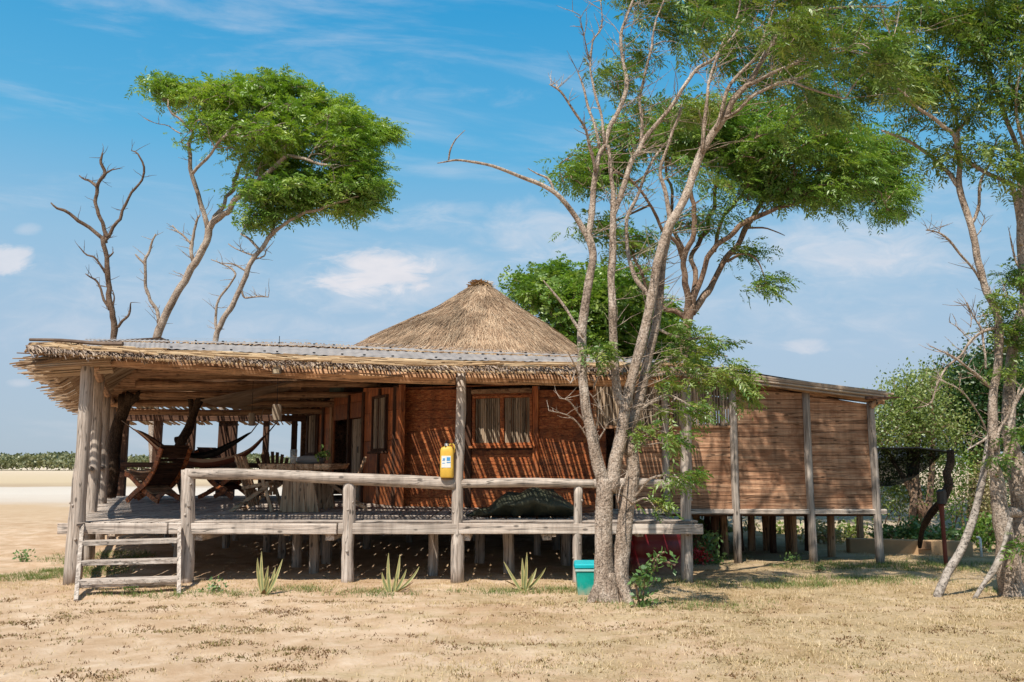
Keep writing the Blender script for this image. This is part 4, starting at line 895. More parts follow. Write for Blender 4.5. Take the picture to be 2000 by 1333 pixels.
# low green sprays: thin shoots with a few leaves, right of the trunk and over the eave
SH = [L_(Yb + .1, Yb - .6, (1240, 880, 5), (1275, 855, 4), (1300, 845, 3), (1340, 870, 2)), L_(Yb + .1, Yb - .7, (1240, 970, 5), (1270, 935, 4), (1310, 930, 3), (1355, 950, 1.6)),
      L_(Yb + .1, Yb - .5, (1235, 985, 4), (1260, 975, 3), (1290, 1000, 1.6)), L_(Yb + .3, Yb + .6, (1268, 720, 6), (1310, 700, 5), (1360, 690, 4), (1420, 700, 2.5)), L_(Yb + .3, Yb + .4, (1262, 740, 6), (1320, 730, 5), (1390, 745, 4), (1460, 765, 2)),
      L_(Yb + .2, Yb + .1, (1250, 800, 5), (1300, 775, 4), (1345, 790, 3), (1400, 825, 1.6)), L_(Yb + .3, Yb + .8, (1280, 640, 6), (1330, 660, 5), (1380, 660, 3), (1410, 670, 2)), L_(Yb + .3, Yb + .2, (1250, 770, 4), (1290, 800, 3), (1340, 760, 2)), L_(Yb, Yb - .3, (1195, 740, 4), (1180, 725, 3), (1165, 700, 2)), L_(Yb, Yb - .3, (1136, 745, 4), (1125, 720, 3), (1110, 690, 2))]
mb = MB(); KS = []
for s in SH: limb(mb, s, 5, .1, 5, .02, KS)
an = blob_points([(1310, 853, 34, 13, Yb - .5, .3, 9), (1330, 928, 42, 18, Yb - .6, .35, 15), (1280, 985, 26, 22, Yb - .4, .2, 6), (1375, 672, 70, 20, Yb + .6, .4, 28), (1410, 732, 80, 26, Yb + .4, .4, 40), (1330, 715, 60, 40, Yb + .4, .3, 18), (1350, 800, 66, 18, Yb + .1, .3, 16), (1290, 735, 40, 30, Yb + .3, .3, 8), (1300, 650, 50, 30, Yb + .5, .3, 12), (1185, 700, 22, 18, Yb - .2, .2, 7), (1160, 680, 30, 30, Yb, .2, 9), (1250, 845, 20, 12, Yb - .2, .2, 6), (1455, 772, 34, 16, Yb + .3, .3, 12)], -.3)
tips = twigs_to(mb, an, KS, .006, .003, 3, .05)
ql, vl = leaf_clumps(tips, 4.2, .05, .032, .18, (.7, -.1, -.1), 7, .34, .45)
# main crown
YC = Yb + .75
YF = Yb - 1.0; YB = Yb + 2.3
an = blob_points([(1240, 40, 70, 100, YB - .6, .3, 26), (1330, 50, 120, 120, YB, .4, 50), (1470, 60, 170, 110, YB, .4, 84), (1640, 110, 160, 90, YB, .4, 80), (1745, 150, 85, 90, YB, .4, 40), (1600, 5, 230, 60, YB, .5, 50), (1240, 180, 60, 60, YB - .6, .3, 12), (1330, 190, 80, 50, YB, .4, 18), (1560, 210, 120, 30, YB, .3, 18), (1500, -150, 360, 120, YB, .8, 60), (1800, -60, 150, 90, YB, .7, 40), (1360, 320, 60, 50, YB - .5, .3, 5), (1195, 110, 30, 80, Yb + .5, .3, 10),
  (1470, 20, 150, 70, YF - .3, .4, 20), (1640, 60, 140, 70, YF - .4, .4, 24), (1740, 120, 80, 80, YF - .1, .4, 18), (1600, -60, 250, 60, YF - .1, .5, 60)], .03, 1.35)
anC = blob_points([(1430, 90, 110, 80, YC, .25, 5), (1560, 120, 160, 90, YC, .25, 8), (1660, 70, 120, 70, YC, .25, 5), (1600, 240, 100, 34, Yb + 1.4, .2, 3), (1480, 20, 120, 60, YC, .2, 3)], -.3, 1.2)  # dense crown clumps added at this depth to dapple the wing wall
tipsC = twigs_to(mb, anC, KL, .013, .004, 4, .10, 4, Vector((.35, -.15, .05)))
tips = twigs_to(mb, an, KL, .013, .004, 4, .10, 4, Vector((.35, -.15, .05)))
bare_twigs(mb, KL, 420, .25, .8, .006, .8, (.5, -.3, 0))
mb.build('twigs', M['bark'], tree)['kind'] = 'stuff'
q2, v2 = leaf_clumps(tips, 9, .13, .045, .22, (1.0, 0, -.02), 8, .24, .4)
q5, v5 = leaf_clumps(tipsC, 26, .105, .07, .22, (1.0, 0, -.02), 8, .28, .4)
np_quads('crown', np.concatenate([ql, q2, q5]), np.concatenate([vl + .04, v2, v5]), M['leaf_main'], tree)

# ------------------------------------------------------------------ tree right behind the house, broad layered crown
LR = .68; Y2 = 21.0; bb = at(1338, 1085, Y2)
tree = thing('tree', 'tree behind the roof with red-brown limbs and wide layered crown in the centre right', 'tree', (bb.x, Y2, 0))
mb = MB(); K = []
limb(mb, L_(Y2, Y2, (1338, 1090, 20), (1340, 900, 17), (1334, 730, 14), (1338, 670, 13.5), (1346, 620, 14), (1352, 595, 13)), 10, .15, 3, .02)
for b in (L_(Y2, Y2 - 1, (1346, 622, 11), (1341, 569, 9.5), (1334, 527, 9), (1338, 497, 9), (1355, 460, 8), (1355, 400, 7), (1350, 340, 6), (1375, 275, 4)),
          L_(Y2, Y2 - 1.5, (1336, 510, 8), (1318, 478, 6), (1290, 440, 5), (1270, 400, 4.5), (1240, 360, 4), (1200, 330, 3)), L_(Y2, Y2 + .5, (1338, 497, 6), (1310, 440, 5), (1316, 390, 4.5), (1300, 330, 4), (1290, 280, 3)),
          L_(Y2, Y2 + 1.5, (1354, 590, 8), (1356, 531, 7.5), (1353, 494, 7), (1371, 467, 7), (1383, 437, 6.5), (1392, 400, 6), (1402, 340, 5), (1425, 280, 4)),
          L_(Y2, Y2 - 1, (1352, 600, 10), (1364, 560, 8.5), (1374, 525, 8), (1394, 490, 8), (1435, 452, 7.5), (1473, 425, 7), (1516, 407, 6), (1588, 385, 5), (1660, 376, 4), (1720, 372, 2.5)),
          L_(Y2, Y2 + .6, (1352, 612, 12), (1370, 590, 10.5), (1394, 560, 9.5), (1413, 512, 9), (1437, 476, 8.5), (1460, 444, 8), (1480, 407, 7), (1498, 382, 6.5), (1534, 346, 5.5), (1575, 297, 4), (1610, 260, 3)),
          L_(Y2, Y2 + 1, (1395, 492, 6), (1400, 450, 5), (1440, 390, 4.5), (1470, 340, 4), (1490, 290, 3)), L_(Y2, Y2, (1345, 625, 8), (1320, 612, 7), (1295, 600, 6), (1262, 560, 5), (1235, 500, 4), (1225, 460, 3)),
          L_(Y2, Y2, (1460, 446, 4), (1500, 450, 2.5), (1530, 460, 1)), L_(Y2, Y2, (1415, 510, 5), (1440, 500, 3.5), (1475, 508, 3), (1495, 540, 1.5)), L_(Y2, Y2 - 1, (1560, 392, 4), (1620, 350, 3.5), (1680, 330, 2.5)), L_(Y2, Y2, (1270, 400, 4), (1230, 420, 3), (1180, 440, 2)), L_(Y2, Y2, (1240, 360, 4), (1170, 350, 3), (1120, 340, 2))):
    limb(mb, b, 8, .18, 3, .05, K)
an = blob_points([(1150, 335, 62, 46, Y2 - .8, 1.2, 85), (1230, 300, 90, 70, Y2, 1.8, 110), (1330, 290, 110, 80, Y2, 2.2, 170), (1450, 270, 120, 80, Y2, 2.2, 210), (1570, 260, 120, 70, Y2, 2.2, 210), (1660, 310, 95, 60, Y2, 1.8, 170), (1700, 365, 62, 38, Y2, 1.2, 80), (1600, 370, 90, 26, Y2 - .5, 1.4, 100), (1520, 350, 80, 50, Y2, 1.6, 90), (1420, 350, 80, 45, Y2, 1.6, 70), (1680, 410, 75, 12, Y2, .8, 28), (1165, 447, 36, 26, Y2, .8, 22), (1225, 475, 55, 24, Y2, .8, 40), (1460, 495, 25, 14, Y2, .5, 12), (1490, 545, 16, 34, Y2, .4, 16), (1370, 420, 60, 30, Y2, 1.2, 26), (1740, 300, 30, 24, Y2, .8, 16), (1400, 215, 140, 30, Y2, 1.6, 60)], .04, .75)
tips = twigs_to(mb, an, K, .03, .007, 4, .08, 4, Vector((.5, 0, .1)))
mb.build('trunk', M['bark_twig'], tree, smooth=True)
q, v = leaf_clumps(tips, 6, .22, .075, .33, (.9, 0, -.02), 7, .28, .4)
np_quads('crown', q, v, M['leaf_back'], tree)

# ------------------------------------------------------------------ bushy tree right of the straw cone
LR = .9; Y3 = 25.5; bb = at(1180, 1030, Y3)
tree = thing('tree', 'low bushy green tree rising behind the right flank of the straw cone roof', 'tree', (bb.x, Y3, 0))
mb = MB(); K = []
for b in (L_(Y3, Y3, (1190, 1030, 18), (1185, 850, 15), (1180, 700, 11), (1170, 640, 8), (1150, 590, 5)), L_(Y3, Y3, (1184, 800, 10), (1130, 690, 8), (1090, 620, 6), (1060, 580, 4)), L_(Y3, Y3, (1184, 800, 10), (1230, 690, 8), (1260, 630, 6), (1290, 610, 4)), L_(Y3, Y3 + 1, (1184, 750, 8), (1190, 640, 6), (1200, 570, 4))):
    limb(mb, b, 7, .15, 3, .05, K)
an = blob_points([(1060, 560, 62, 38, Y3, 1.4, 90), (1120, 590, 90, 60, Y3, 2, 170), (1200, 590, 90, 60, Y3, 2, 170), (1160, 650, 100, 55, Y3, 2, 150), (1250, 650, 90, 70, Y3, 2, 180), (1300, 700, 60, 60, Y3, 1.6, 90), (1220, 720, 90, 50, Y3, 2, 90), (1080, 535, 30, 18, Y3, .8, 22), (1020, 555, 26, 18, Y3, .8, 14), (1200, 540, 50, 20, Y3, 1, 25)], -.3, .6)
tips = twigs_to(mb, an, K, .025, .007, 3, .08, 4)
mb.build('trunk', M['bark_twig'], tree)
q, v = leaf_clumps(tips, 10, .22, .12, .32, (.45, 0, .15), 5, .42, .3, ll=.5)
np_quads('crown', q, v, M['leaf_back'], tree)

# ------------------------------------------------------------------ the three trees behind the veranda
LR = .78; Y4 = 27.0; bb = at(300, 1022, Y4)
tree = thing('tree', 'leaning tree with big dense bright green windswept crown above the veranda roof', 'tree', (bb.x, Y4, 0))
mb = MB(); K = []; DD = []
limb(mb, L_(Y4, Y4, (301, 1024, 14), (301, 900, 12), (300, 760, 11), (307, 665, 10.5), (328, 605, 10), (354, 561, 9.5), (381, 513, 9.5), (402, 478, 9.5), (408, 442, 9.5)), 10, .12, 2.5, .03, None)
for b in (L_(Y4, Y4 - 1, (406, 450, 7), (394, 396, 6), (376, 344, 5.5), (368, 290, 5), (378, 258, 4), (356, 240, 3), (328, 208, 2)), L_(Y4, Y4 - 1.5, (410, 445, 8.5), (425, 428, 8), (450, 409, 7.5), (468, 383, 7.5), (502, 357, 7), (537, 326, 6.5), (560, 309, 5.5), (600, 313, 4), (650, 330, 3)),
          L_(Y4, Y4 + 1, (415, 440, 6), (428, 413, 5.5), (450, 378, 5), (463, 344, 5), (481, 300, 4), (490, 250, 3)), L_(Y4 - 1.3, Y4 - .5, (558, 310, 5), (550, 287, 4), (545, 250, 3)), L_(Y4, Y4 + 1.5, (470, 384, 5), (530, 350, 4), (600, 350, 3.5), (670, 370, 2.5)), L_(Y4, Y4 + 1.2, (482, 300, 4), (540, 240, 3.5), (620, 220, 3)),
          L_(Y4 - 1, Y4 - 1.5, (376, 340, 4), (410, 300, 3.5), (440, 260, 3)), L_(Y4, Y4 + .5, (600, 313, 4), (660, 280, 3), (720, 262, 2))):
    limb(mb, b, 8, .15, 2.5, .06, K)
for b in (L_(Y4, Y4, (378, 512, 5), (374, 480, 5), (373, 468, 4), (382, 445, 3.5), (390, 420, 2)), L_(Y4, Y4, (372, 476, 3), (350, 457, 2.5), (337, 442, 1.2)), L_(Y4, Y4, (309, 632, 4.5), (308, 608, 4.5), (295, 588, 4), (284, 560, 4), (284, 518, 4), (292, 490, 3.5), (302, 457, 2)), L_(Y4, Y4, (285, 520, 3), (263, 497, 1.6)), L_(Y4, Y4, (362, 545, 2), (350, 535, 1.2)), L_(Y4, Y4, (356, 262, 2), (330, 248, 1.4), (293, 236, .8))):
    limb(mb, b, 6, .2, 3, .04, DD)
bare_twigs(mb, DD + K[:22], 46, .2, .7, .012, 1.0, (-.4, 0, 0))
an = blob_points([(304, 163, 24, 9, Y4, .6, 18), (346, 182, 49, 22, Y4, 1.2, 60), (411, 189, 67, 31, Y4, 1.6, 100), (482, 181, 76, 31, Y4, 1.8, 120), (544, 160, 34, 20, Y4, 1, 46), (573, 198, 76, 31, Y4, 1.8, 110), (627, 224, 67, 34, Y4, 1.8, 110), (693, 249, 49, 23, Y4, 1.3, 70), (745, 260, 26, 12, Y4, .8, 26), (522, 255, 106, 38, Y4, 2.2, 160), (623, 285, 106, 36, Y4, 2.2, 160), (402, 243, 57, 36, Y4, 1.6, 75), (693, 321, 49, 29, Y4, 1.6, 70), (701, 376, 48, 14, Y4, 1.1, 44), (642, 357, 67, 22, Y4, 1.5, 56), (562, 313, 76, 19, Y4, 1.4, 40), (363, 281, 24, 11, Y4 - .4, .8, 16), (472, 300, 42, 14, Y4, 1.2, 16), (565, 330, 90, 30, Y4, 1.4, 50), (630, 345, 80, 30, Y4, 1.4, 44), (735, 262, 36, 16, Y4, .9, 26), (318, 168, 30, 12, Y4, .6, 14)], -.12, .7)
tips = twigs_to(mb, an, K, .035, .008, 4, .08, 4, Vector((.6, 0, .1)))
mb.build('trunk', M['bark'], tree, smooth=True)
q, v = leaf_clumps(tips, 7.5, .23, .075, .34, (.85, 0, .05), 7, .30, .35)
np_quads('crown', q, v, M['leaf_left'], tree)

bb = at(436, 1022, Y4 - .6); Y5 = Y4 - .6
tree = thing('tree', 'slender leaning tree with thin low crown under the big windswept crown', 'tree', (bb.x, Y5, 0))
mb = MB(); K = []; DD = []
limb(mb, L_(Y5, Y5, (437, 1024, 10), (438, 900, 9), (432, 780, 8), (420, 668, 7.5), (433, 631, 7), (454, 596, 7), (472, 557, 6.5), (489, 518, 6.5), (511, 483, 6), (533, 457, 5.5)), 9, .12, 2.5, .03, None)
for b in (L_(Y5, Y5 - .6, (531, 460, 5), (559, 435, 4.5), (611, 413, 4), (660, 396, 3), (700, 388, 2)), L_(Y5, Y5 + .6, (531, 460, 4), (538, 430, 3.5), (560, 400, 3), (600, 380, 2)), L_(Y5, Y5, (507, 488, 4), (489, 465, 3), (467, 456, 2))): limb(mb, b, 7, .15, 2.5, .05, K)
for b in (L_(Y5, Y5, (424, 645, 4), (421, 613, 3.5), (428, 585, 3.5), (445, 560, 3), (461, 537, 2.5), (438, 518, 2), (411, 508, 1.2)), L_(Y5, Y5, (470, 566, 3), (478, 580, 2.6), (496, 578, 2.3), (522, 581, 1.2)), L_(Y5, Y5, (484, 530, 3), (455, 518, 2), (430, 514, 1)), L_(Y5, Y5, (500, 500, 3), (475, 495, 2), (450, 478, 1)), L_(Y5, Y5, (495, 508, 2.5), (515, 500, 2), (520, 488, 1))): limb(mb, b, 6, .2, 3, .04, DD)
bare_twigs(mb, DD, 45, .2, .6, .011, 1.0)
an = blob_points([(528, 371, 60, 25, Y5, 1.2, 42), (598, 366, 80, 28, Y5, 1.4, 70), (668, 361, 70, 25, Y5, 1.2, 56), (628, 401, 70, 10, Y5, .8, 23), (698, 401, 40, 7, Y5, .6, 11), (488, 431, 32, 10, Y5, .6, 9), (508, 406, 40, 17, Y5, .8, 11), (578, 416, 30, 8, Y5, .5, 7)], -.3, .6)
tips = twigs_to(mb, an, K, .025, .007, 4, .08, 4, Vector((.5, 0, .1)))
mb.build('trunk', M['bark'], tree, smooth=True)
q, v = leaf_clumps(tips, 11, .26, .08, .40, (.8, 0, 0), 6, .34, .4)
np_quads('crown', q, v, M['leaf_back'], tree)

Y6 = 26.5; bb = at(226, 1022, Y6)
tree = thing('dead_tree', 'leafless dead tree with bare forked branches above the left end of the roof', 'tree', (bb.x, Y6, 0))
mb = MB(); DD = []
for b in (L_(Y6, Y6, (226, 1024, 11), (228, 850, 9.5), (224, 665, 8.5), (217, 613, 7.5), (215, 561, 7), (207, 505, 6), (202, 465, 6)), L_(Y6, Y6 - .5, (202, 468, 5), (163, 437, 4.5), (128, 414, 4), (98, 398, 1.8)), L_(Y6, Y6, (211, 464, 5.5), (198, 426, 5), (187, 396, 4.5), (189, 365, 4.5), (204, 339, 4.5), (199, 313, 3.5), (202, 300, 1.8)), L_(Y6, Y6 + .4, (189, 366, 4), (177, 352, 3.5), (154, 342, 1.4)), L_(Y6, Y6, (203, 340, 2.4), (218, 332, 2), (234, 328, 1)), L_(Y6, Y6 + .4, (207, 475, 5), (213, 459, 4.5), (233, 426, 4), (250, 387, 3.6), (276, 352, 3), (281, 317, 2.8), (258, 295, 1.2)),
          L_(Y6, Y6, (206, 533, 3.6), (190, 513, 3), (176, 500, 2.5), (154, 484, 1.2)), L_(Y6, Y6, (208, 508, 3), (222, 488, 1.6)), L_(Y6, Y6, (214, 606, 4), (196, 567, 3), (185, 548, 2.6), (166, 535, 1.2)), L_(Y6, Y6, (226, 640, 4), (246, 618, 3.2), (252, 605, 2.6), (258, 590, 1.4)), L_(Y6, Y6, (217, 600, 2.5), (226, 585, 2), (222, 565, 1)), L_(Y6, Y6, (192, 560, 1.8), (208, 560, 1))): limb(mb, b, 7, .2, 3, .05, DD)
bare_twigs(mb, DD[12:], 70, .15, .55, .011, 1.0)
mb.build('trunk', M['dead_brown'], tree, smooth=True)

# ------------------------------------------------------------------ tree at the right edge
LR = .62; b0 = onz(1975, 1166); Y7 = b0.y
tree = thing('tree', 'gnarled tree at the right edge with thick rough trunk and bare lower twigs', 'tree', (b0.x, Y7, 0))
mb = MB(); K = []; DD = []
for b in (L_(Y7, Y7, (1985, 1182, 46), (1976, 1150, 36), (1962, 1060, 27), (1954, 1000, 24), (1948, 950, 20), (1944, 905, 17), (1941, 850, 15), (1940, 775, 13), (1948, 719, 12), (1952, 650, 12), (1941, 599, 11.5), (1925, 561, 11), (1911, 513, 10.5), (1904, 475, 10.5), (1887, 416, 10), (1874, 362, 9.5), (1876, 315, 9)),
          L_(Y7 + .35, Y7 + .2, (1994, 1175, 42), (1992, 1080, 36), (1996, 1000, 32), (1988, 935, 28), (1978, 880, 24), (1970, 820, 20), (1971, 760, 17), (1976, 690, 16), (1988, 635, 16), (2001, 585, 15), (1996, 520, 13), (1993, 456, 12), (1995, 400, 10), (1990, 340, 8)),
          L_(Y7, Y7 + .2, (1950, 1010, 14), (1975, 1000, 16), (1992, 1004, 12))):
    limb(mb, b, 12, .2, 4, .01, K)
for b in (L_(Y7, Y7 - .6, (1876, 318, 8), (1868, 290, 7.5), (1858, 262, 7), (1833, 245, 6), (1786, 202, 5), (1750, 172, 3)), L_(Y7, Y7 + .6, (1872, 364, 8), (1851, 331, 7), (1822, 306, 6.5), (1804, 295, 6), (1761, 270, 5), (1722, 250, 3)), L_(Y7, Y7, (1862, 264, 5), (1880, 245, 4.5), (1905, 212, 3.5), (1930, 190, 2)), L_(Y7 + .1, Y7, (1993, 480, 9), (1990, 414, 8.5), (1980, 366, 8), (1966, 356, 8), (1920, 335, 7), (1885, 308, 7), (1860, 285, 5)), L_(Y7, Y7 + .5, (2010, 420, 8), (1999, 340, 7.5), (1977, 270, 7), (1959, 216, 7), (1937, 158, 6), (1912, 122, 5), (1876, 122, 3)), L_(Y7, Y7 + .7, (1960, 218, 5), (1972, 160, 4.5), (1975, 100, 4), (1990, 40, 3)), L_(Y7, Y7, (1937, 158, 4), (1930, 100, 3.5), (1940, 40, 3)), L_(Y7, Y7, (1894, 440, 6), (1912, 400, 5), (1915, 350, 4.5), (1935, 310, 3.5), (1950, 270, 2.5)), L_(Y7, Y7 + .4, (1876, 300, 5), (1870, 240, 4.5), (1850, 180, 4), (1840, 110, 3)), L_(Y7, Y7 - .5, (2020, 330, 6), (1990, 250, 5), (1985, 180, 4), (2010, 90, 3))):
    limb(mb, b, 8, .18, 4, .02, K)
for b in (L_(Y7, Y7 - .3, (1914, 548, 4), (1895, 520, 4), (1880, 500, 3.8), (1858, 470, 3.6), (1835, 456, 3), (1808, 447, 2)), L_(Y7, Y7, (1908, 460, 2), (1916, 438, 1.4), (1921, 420, .8)), L_(Y7, Y7 - .2, (1945, 640, 5), (1920, 650, 4.5), (1898, 668, 4), (1880, 690, 3.8), (1866, 700, 3.5), (1845, 720, 3.4), (1832, 750, 3), (1822, 785, 2), (1795, 795, 1.2)), L_(Y7, Y7 - .3, (1938, 760, 5), (1915, 740, 5), (1895, 720, 4.5), (1870, 700, 4), (1845, 688, 2.5), (1822, 675, 1.4)), L_(Y7, Y7 - .4, (1925, 840, 3), (1910, 810, 2.6), (1880, 770, 2.2), (1840, 745, 1.2)), L_(Y7, Y7, (1925, 720, 4), (1924, 690, 4), (1920, 650, 3.6), (1902, 620, 3), (1890, 590, 2)), L_(Y7, Y7, (1926, 580, 3), (1950, 575, 3), (1975, 583, 2)),
          L_(Y7 - .1, Y7 - .2, (1945, 930, 8), (1952, 900, 7), (1968, 870, 7), (1975, 830, 6), (1985, 790, 5), (2000, 760, 4)), L_(Y7 - .1, Y7, (1944, 880, 6), (1955, 840, 5), (1978, 800, 4), (1990, 760, 3)), L_(Y7, Y7 - .3, (1935, 850, 5), (1920, 865, 4), (1890, 880, 2)), L_(Y7, Y7, (1988, 520, 4), (1978, 480, 3), (1972, 455, 1.5)), L_(Y7, Y7, (1885, 655, 2), (1870, 640, 1.6), (1852, 628, 1)), L_(Y7, Y7, (1895, 640, 2), (1895, 615, 1.6), (1890, 595, 1))):
    limb(mb, b, 6, .2, 4, .02, DD)
bare_twigs(mb, DD, 150, .08, .36, .006, .8, (-.3, 0, 0))
mb.build('trunk', M['bark'], tree, smooth=True)
mb = MB()
an = blob_points([(1775, 150, 60, 70, Y7 - .1, .5, 34), (1840, 60, 110, 90, Y7 - .1, .6, 75), (1950, 60, 90, 90, Y7, .6, 70), (1980, 160, 60, 60, Y7, .5, 24), (1800, 240, 50, 26, Y7, .4, 9), (1880, 200, 60, 46, Y7, .4, 14), (1910, 290, 50, 36, Y7, .3, 8), (1980, 330, 26, 50, Y7, .4, 14), (1985, 520, 12, 34, Y7 + .2, .3, 10), (1830, 300, 30, 16, Y7, .3, 5), (2060, 150, 80, 160, Y7, .8, 50), (1900, -80, 180, 70, Y7, .9, 60), (1900, 150, 80, 44, Y7, .5, 14), (1850, 300, 20, 26, Y7, .3, 5)], -.02, 1.2)
tips = twigs_to(mb, an, K, .012, .004, 4, .1, 4, Vector((-.1, 0, .05)))
mb.build('twigs', M['bark_twig'], tree)['kind'] = 'stuff'
q, v = leaf_clumps(tips, 9, .11, .05, .21, (.5, 0, -.1), 7, .28, .45)
an = blob_points([(1960, 640, 40, 18, Y7 + .2, .3, 16), (1945, 590, 25, 12, Y7, .2, 9), (1990, 670, 20, 20, Y7, .2, 7), (1960, 720, 20, 16, Y7, .2, 5), (1990, 850, 14, 20, Y7 - .3, .2, 4), (2000, 1060, 14, 24, Y7 - .5, .2, 6), (1946, 900, 8, 8, Y7 - .3, .1, 3)], -.9)
q3, v3 = leaf_clumps([(p, p) for p in an], 9, .07, .04, .18, (.5, -.2, 0), 6, .34, .4)
np_quads('crown', np.concatenate([q, q3]), np.concatenate([v, v3]), M['leaf_main'], tree)

# ------------------------------------------------------------------ background trees and shrubs
def bush(name, label, cat, blobs, Y, basepx, mat, size, per, spread, trunk_r=.12, group=None, thr=-.4, leafmode='leaf', twig='bark_twig', stems=5):
    b = at(basepx[0], basepx[1], Y); o = thing(name, label, cat, (b.x, Y, 0), group); mb = MB(); K = []
    top = min(q[1] for q in blobs)
    for i in range(stems):
        c = random.choice(blobs); tx, ty = c[0] + random.uniform(-.5, .5) * c[2], c[1] + random.uniform(-.3, .3) * c[3]; p0 = Vector((b.x + random.uniform(-.3, .3), Y + random.uniform(-.3, .3), -.08)); p1 = at(tx, ty, Y + random.uniform(-.4, .4))
        mid = p0.lerp(p1, .5) + Vector((random.uniform(-.15, .15), random.uniform(-.2, .2), .1)); P = smooth_path([(p0, trunk_r), (mid, trunk_r * .7), (p1, trunk_r * .25)], 5); mb.tube([a for a, _ in P], [r for _, r in P], 6, .15); K.extend([a for a, _ in P][2:])
    an = blob_points(blobs, thr, 1.0); tips = twigs_to(mb, an, K, trunk_r * .18, .005, 3, .06, 4)
    mb.build('trunk' if cat == 'tree' else 'stems', M[twig], o)
    q, v = leaf_clumps(tips, per, spread, spread * .8, 0, (0, 0, 0), leafmode=leafmode, size=size); np_quads('crown' if cat == 'tree' else 'foliage', q, v, M[mat], o); return o
bush('tree', 'pale green feathery tree right behind the low end of the wing roof', 'tree', [(1770, 765, 55, 32, 20.3, .9, 45), (1800, 800, 75, 55, 20.3, 1.0, 110), (1760, 850, 70, 55, 20.3, 1.0, 100), (1830, 855, 60, 50, 20.3, 1.0, 80), (1722, 840, 26, 60, 20.3, .6, 40), (1812, 742, 30, 18, 20.3, .5, 16)], 20.3, (1790, 1000), 'leaf_pale', .075, 40, .24, .10)
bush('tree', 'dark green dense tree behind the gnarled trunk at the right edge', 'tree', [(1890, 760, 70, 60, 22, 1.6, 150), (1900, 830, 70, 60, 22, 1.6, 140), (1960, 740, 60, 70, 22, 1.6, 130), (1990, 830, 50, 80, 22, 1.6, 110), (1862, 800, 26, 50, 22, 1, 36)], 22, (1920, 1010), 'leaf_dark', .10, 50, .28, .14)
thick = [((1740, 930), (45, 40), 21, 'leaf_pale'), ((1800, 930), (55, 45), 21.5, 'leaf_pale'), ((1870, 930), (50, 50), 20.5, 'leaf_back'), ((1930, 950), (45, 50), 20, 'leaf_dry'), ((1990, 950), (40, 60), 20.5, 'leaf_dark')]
LB = ['dry yellow-green shrub beside the black net, nearest the house', 'olive shrub behind the crooked post and black net', 'green shrub between the crooked post and the pale leaning pole', 'sparse dry shrub left of the gnarled right-hand trunk', 'dark shrub behind the gnarled trunk at the picture edge']
for ((cx_, cy_), (rx, ry), Y, mt), lb in zip(thick, LB):
    bush('shrub', lb, 'shrub', [(cx_, cy_, rx, ry, Y, .8, 46), (cx_, cy_ + 50, rx, 36, Y - .3, .6, 30)], Y, (cx_, 1060), mt, .07, 26, .17, .018, 'shrubs on the bank at the right', -.3)
gl = [((1740, 1045), (40, 16), 18.2), ((1790, 1040), (36, 18), 18.0), ((1850, 1050), (40, 14), 17.8), ((1925, 1040), (36, 34), 17.6)]
LB = ['low green plants behind the left end of the sandy block wall', 'leafy green clump behind the middle of the sandy block wall', 'low green clump between red pole and leaning pale pole behind the wall', 'bright green tall clump beside the white stand pipe']
for ((cx_, cy_), (rx, ry), Y), lb in zip(gl, LB):
    bush('plant', lb, 'plant', [(cx_, cy_, rx, ry, Y, .35, 45)], Y, (cx_, 1080), 'leaf_vine' if cx_ < 1900 else 'leaf_back', .10, 14, .1, .02, 'green plants behind the block wall', -.6)
ub = [((1385, 1040), (32, 26), 17.2, 'leaf_vine', 24), ((1610, 1055), (48, 30), 19.5, 'leaf_dry', 50), ((1530, 1050), (40, 22), 22.5, 'leaf_pale', 40), ((1450, 1045), (40, 26), 23, 'leaf_mangrove', 40), ((1660, 1045), (30, 22), 20.5, 'leaf_pale', 30)]
LB = ['green bush at the right end of the deck, above red flowers', 'tangled dry bush seen between the right-hand stilts of the wing', 'pale bush in the sun beyond the middle wing stilts', 'darker bush beyond the leftmost wing stilts', 'small pale bush beyond the last wing stilt, left of the block wall']
for ((cx_, cy_), (rx, ry), Y, mt, n), lb in zip(ub, LB):
    bush('shrub', lb, 'shrub', [(cx_, cy_, rx, ry, Y, .6, n)], Y, (cx_, 1075), mt, .11, 18, .12, .03, None, -.5)
LR = 1.0; b = onz(1368, 1105); o = thing('flower_bush', 'small bush with crimson flowers at the foot of the right deck post', 'plant', (b.x + .25, b.y + .3, 0)); mb = MB(); P0 = Vector((b.x + .25, b.y + .3, -.03))
an = blob_points([(1372, 1085, 22, 20, b.y + .3, .25, 16), (1385, 1060, 20, 22, b.y + .3, .25, 14), (1400, 1095, 14, 14, b.y + .2, .2, 7)], -.9); tips = twigs_to(mb, an, [P0, P0 + Vector((0, 0, .15))], .01, .004); mb.build('stems', M['bark_twig'], o)
q, v = leaf_clumps(tips, 12, .07, .06, 0, (0, 0, 0), leafmode='leaf', size=.085); np_quads('foliage', q, v, M['leaf_vine'], o)
an = blob_points([(1366, 1080, 17, 14, b.y + .1, .15, 15), (1376, 1090, 12, 8, b.y + .05, .1, 8)], -.9); q, v = leaf_clumps([(p, p) for p in an], 12, .035, .035, 0, (0, 0, 0), leafmode='leaf', size=.055); np_quads('flowers', q, v, M['flower'], o)['kind'] = 'stuff'
b = onz(1252, 1184); o = thing('vine_plant', 'green broad-leaved vine at the right foot of the tall front tree', 'plant', (b.x, b.y, 0)); mb = MB(); P0 = Vector((b.x, b.y, -.03))
for pts in (((1252, 1184), (1256, 1150), (1262, 1115), (1275, 1095), (1298, 1078)), ((1250, 1184), (1244, 1165), (1240, 1140)), ((1258, 1140), (1272, 1120), (1280, 1105)), ((1280, 1095), (1305, 1098), (1318, 1102))):
    limb(mb, L_(b.y, b.y - .15, *[(x, y, 2.2) for x, y in pts]), 5, .1)
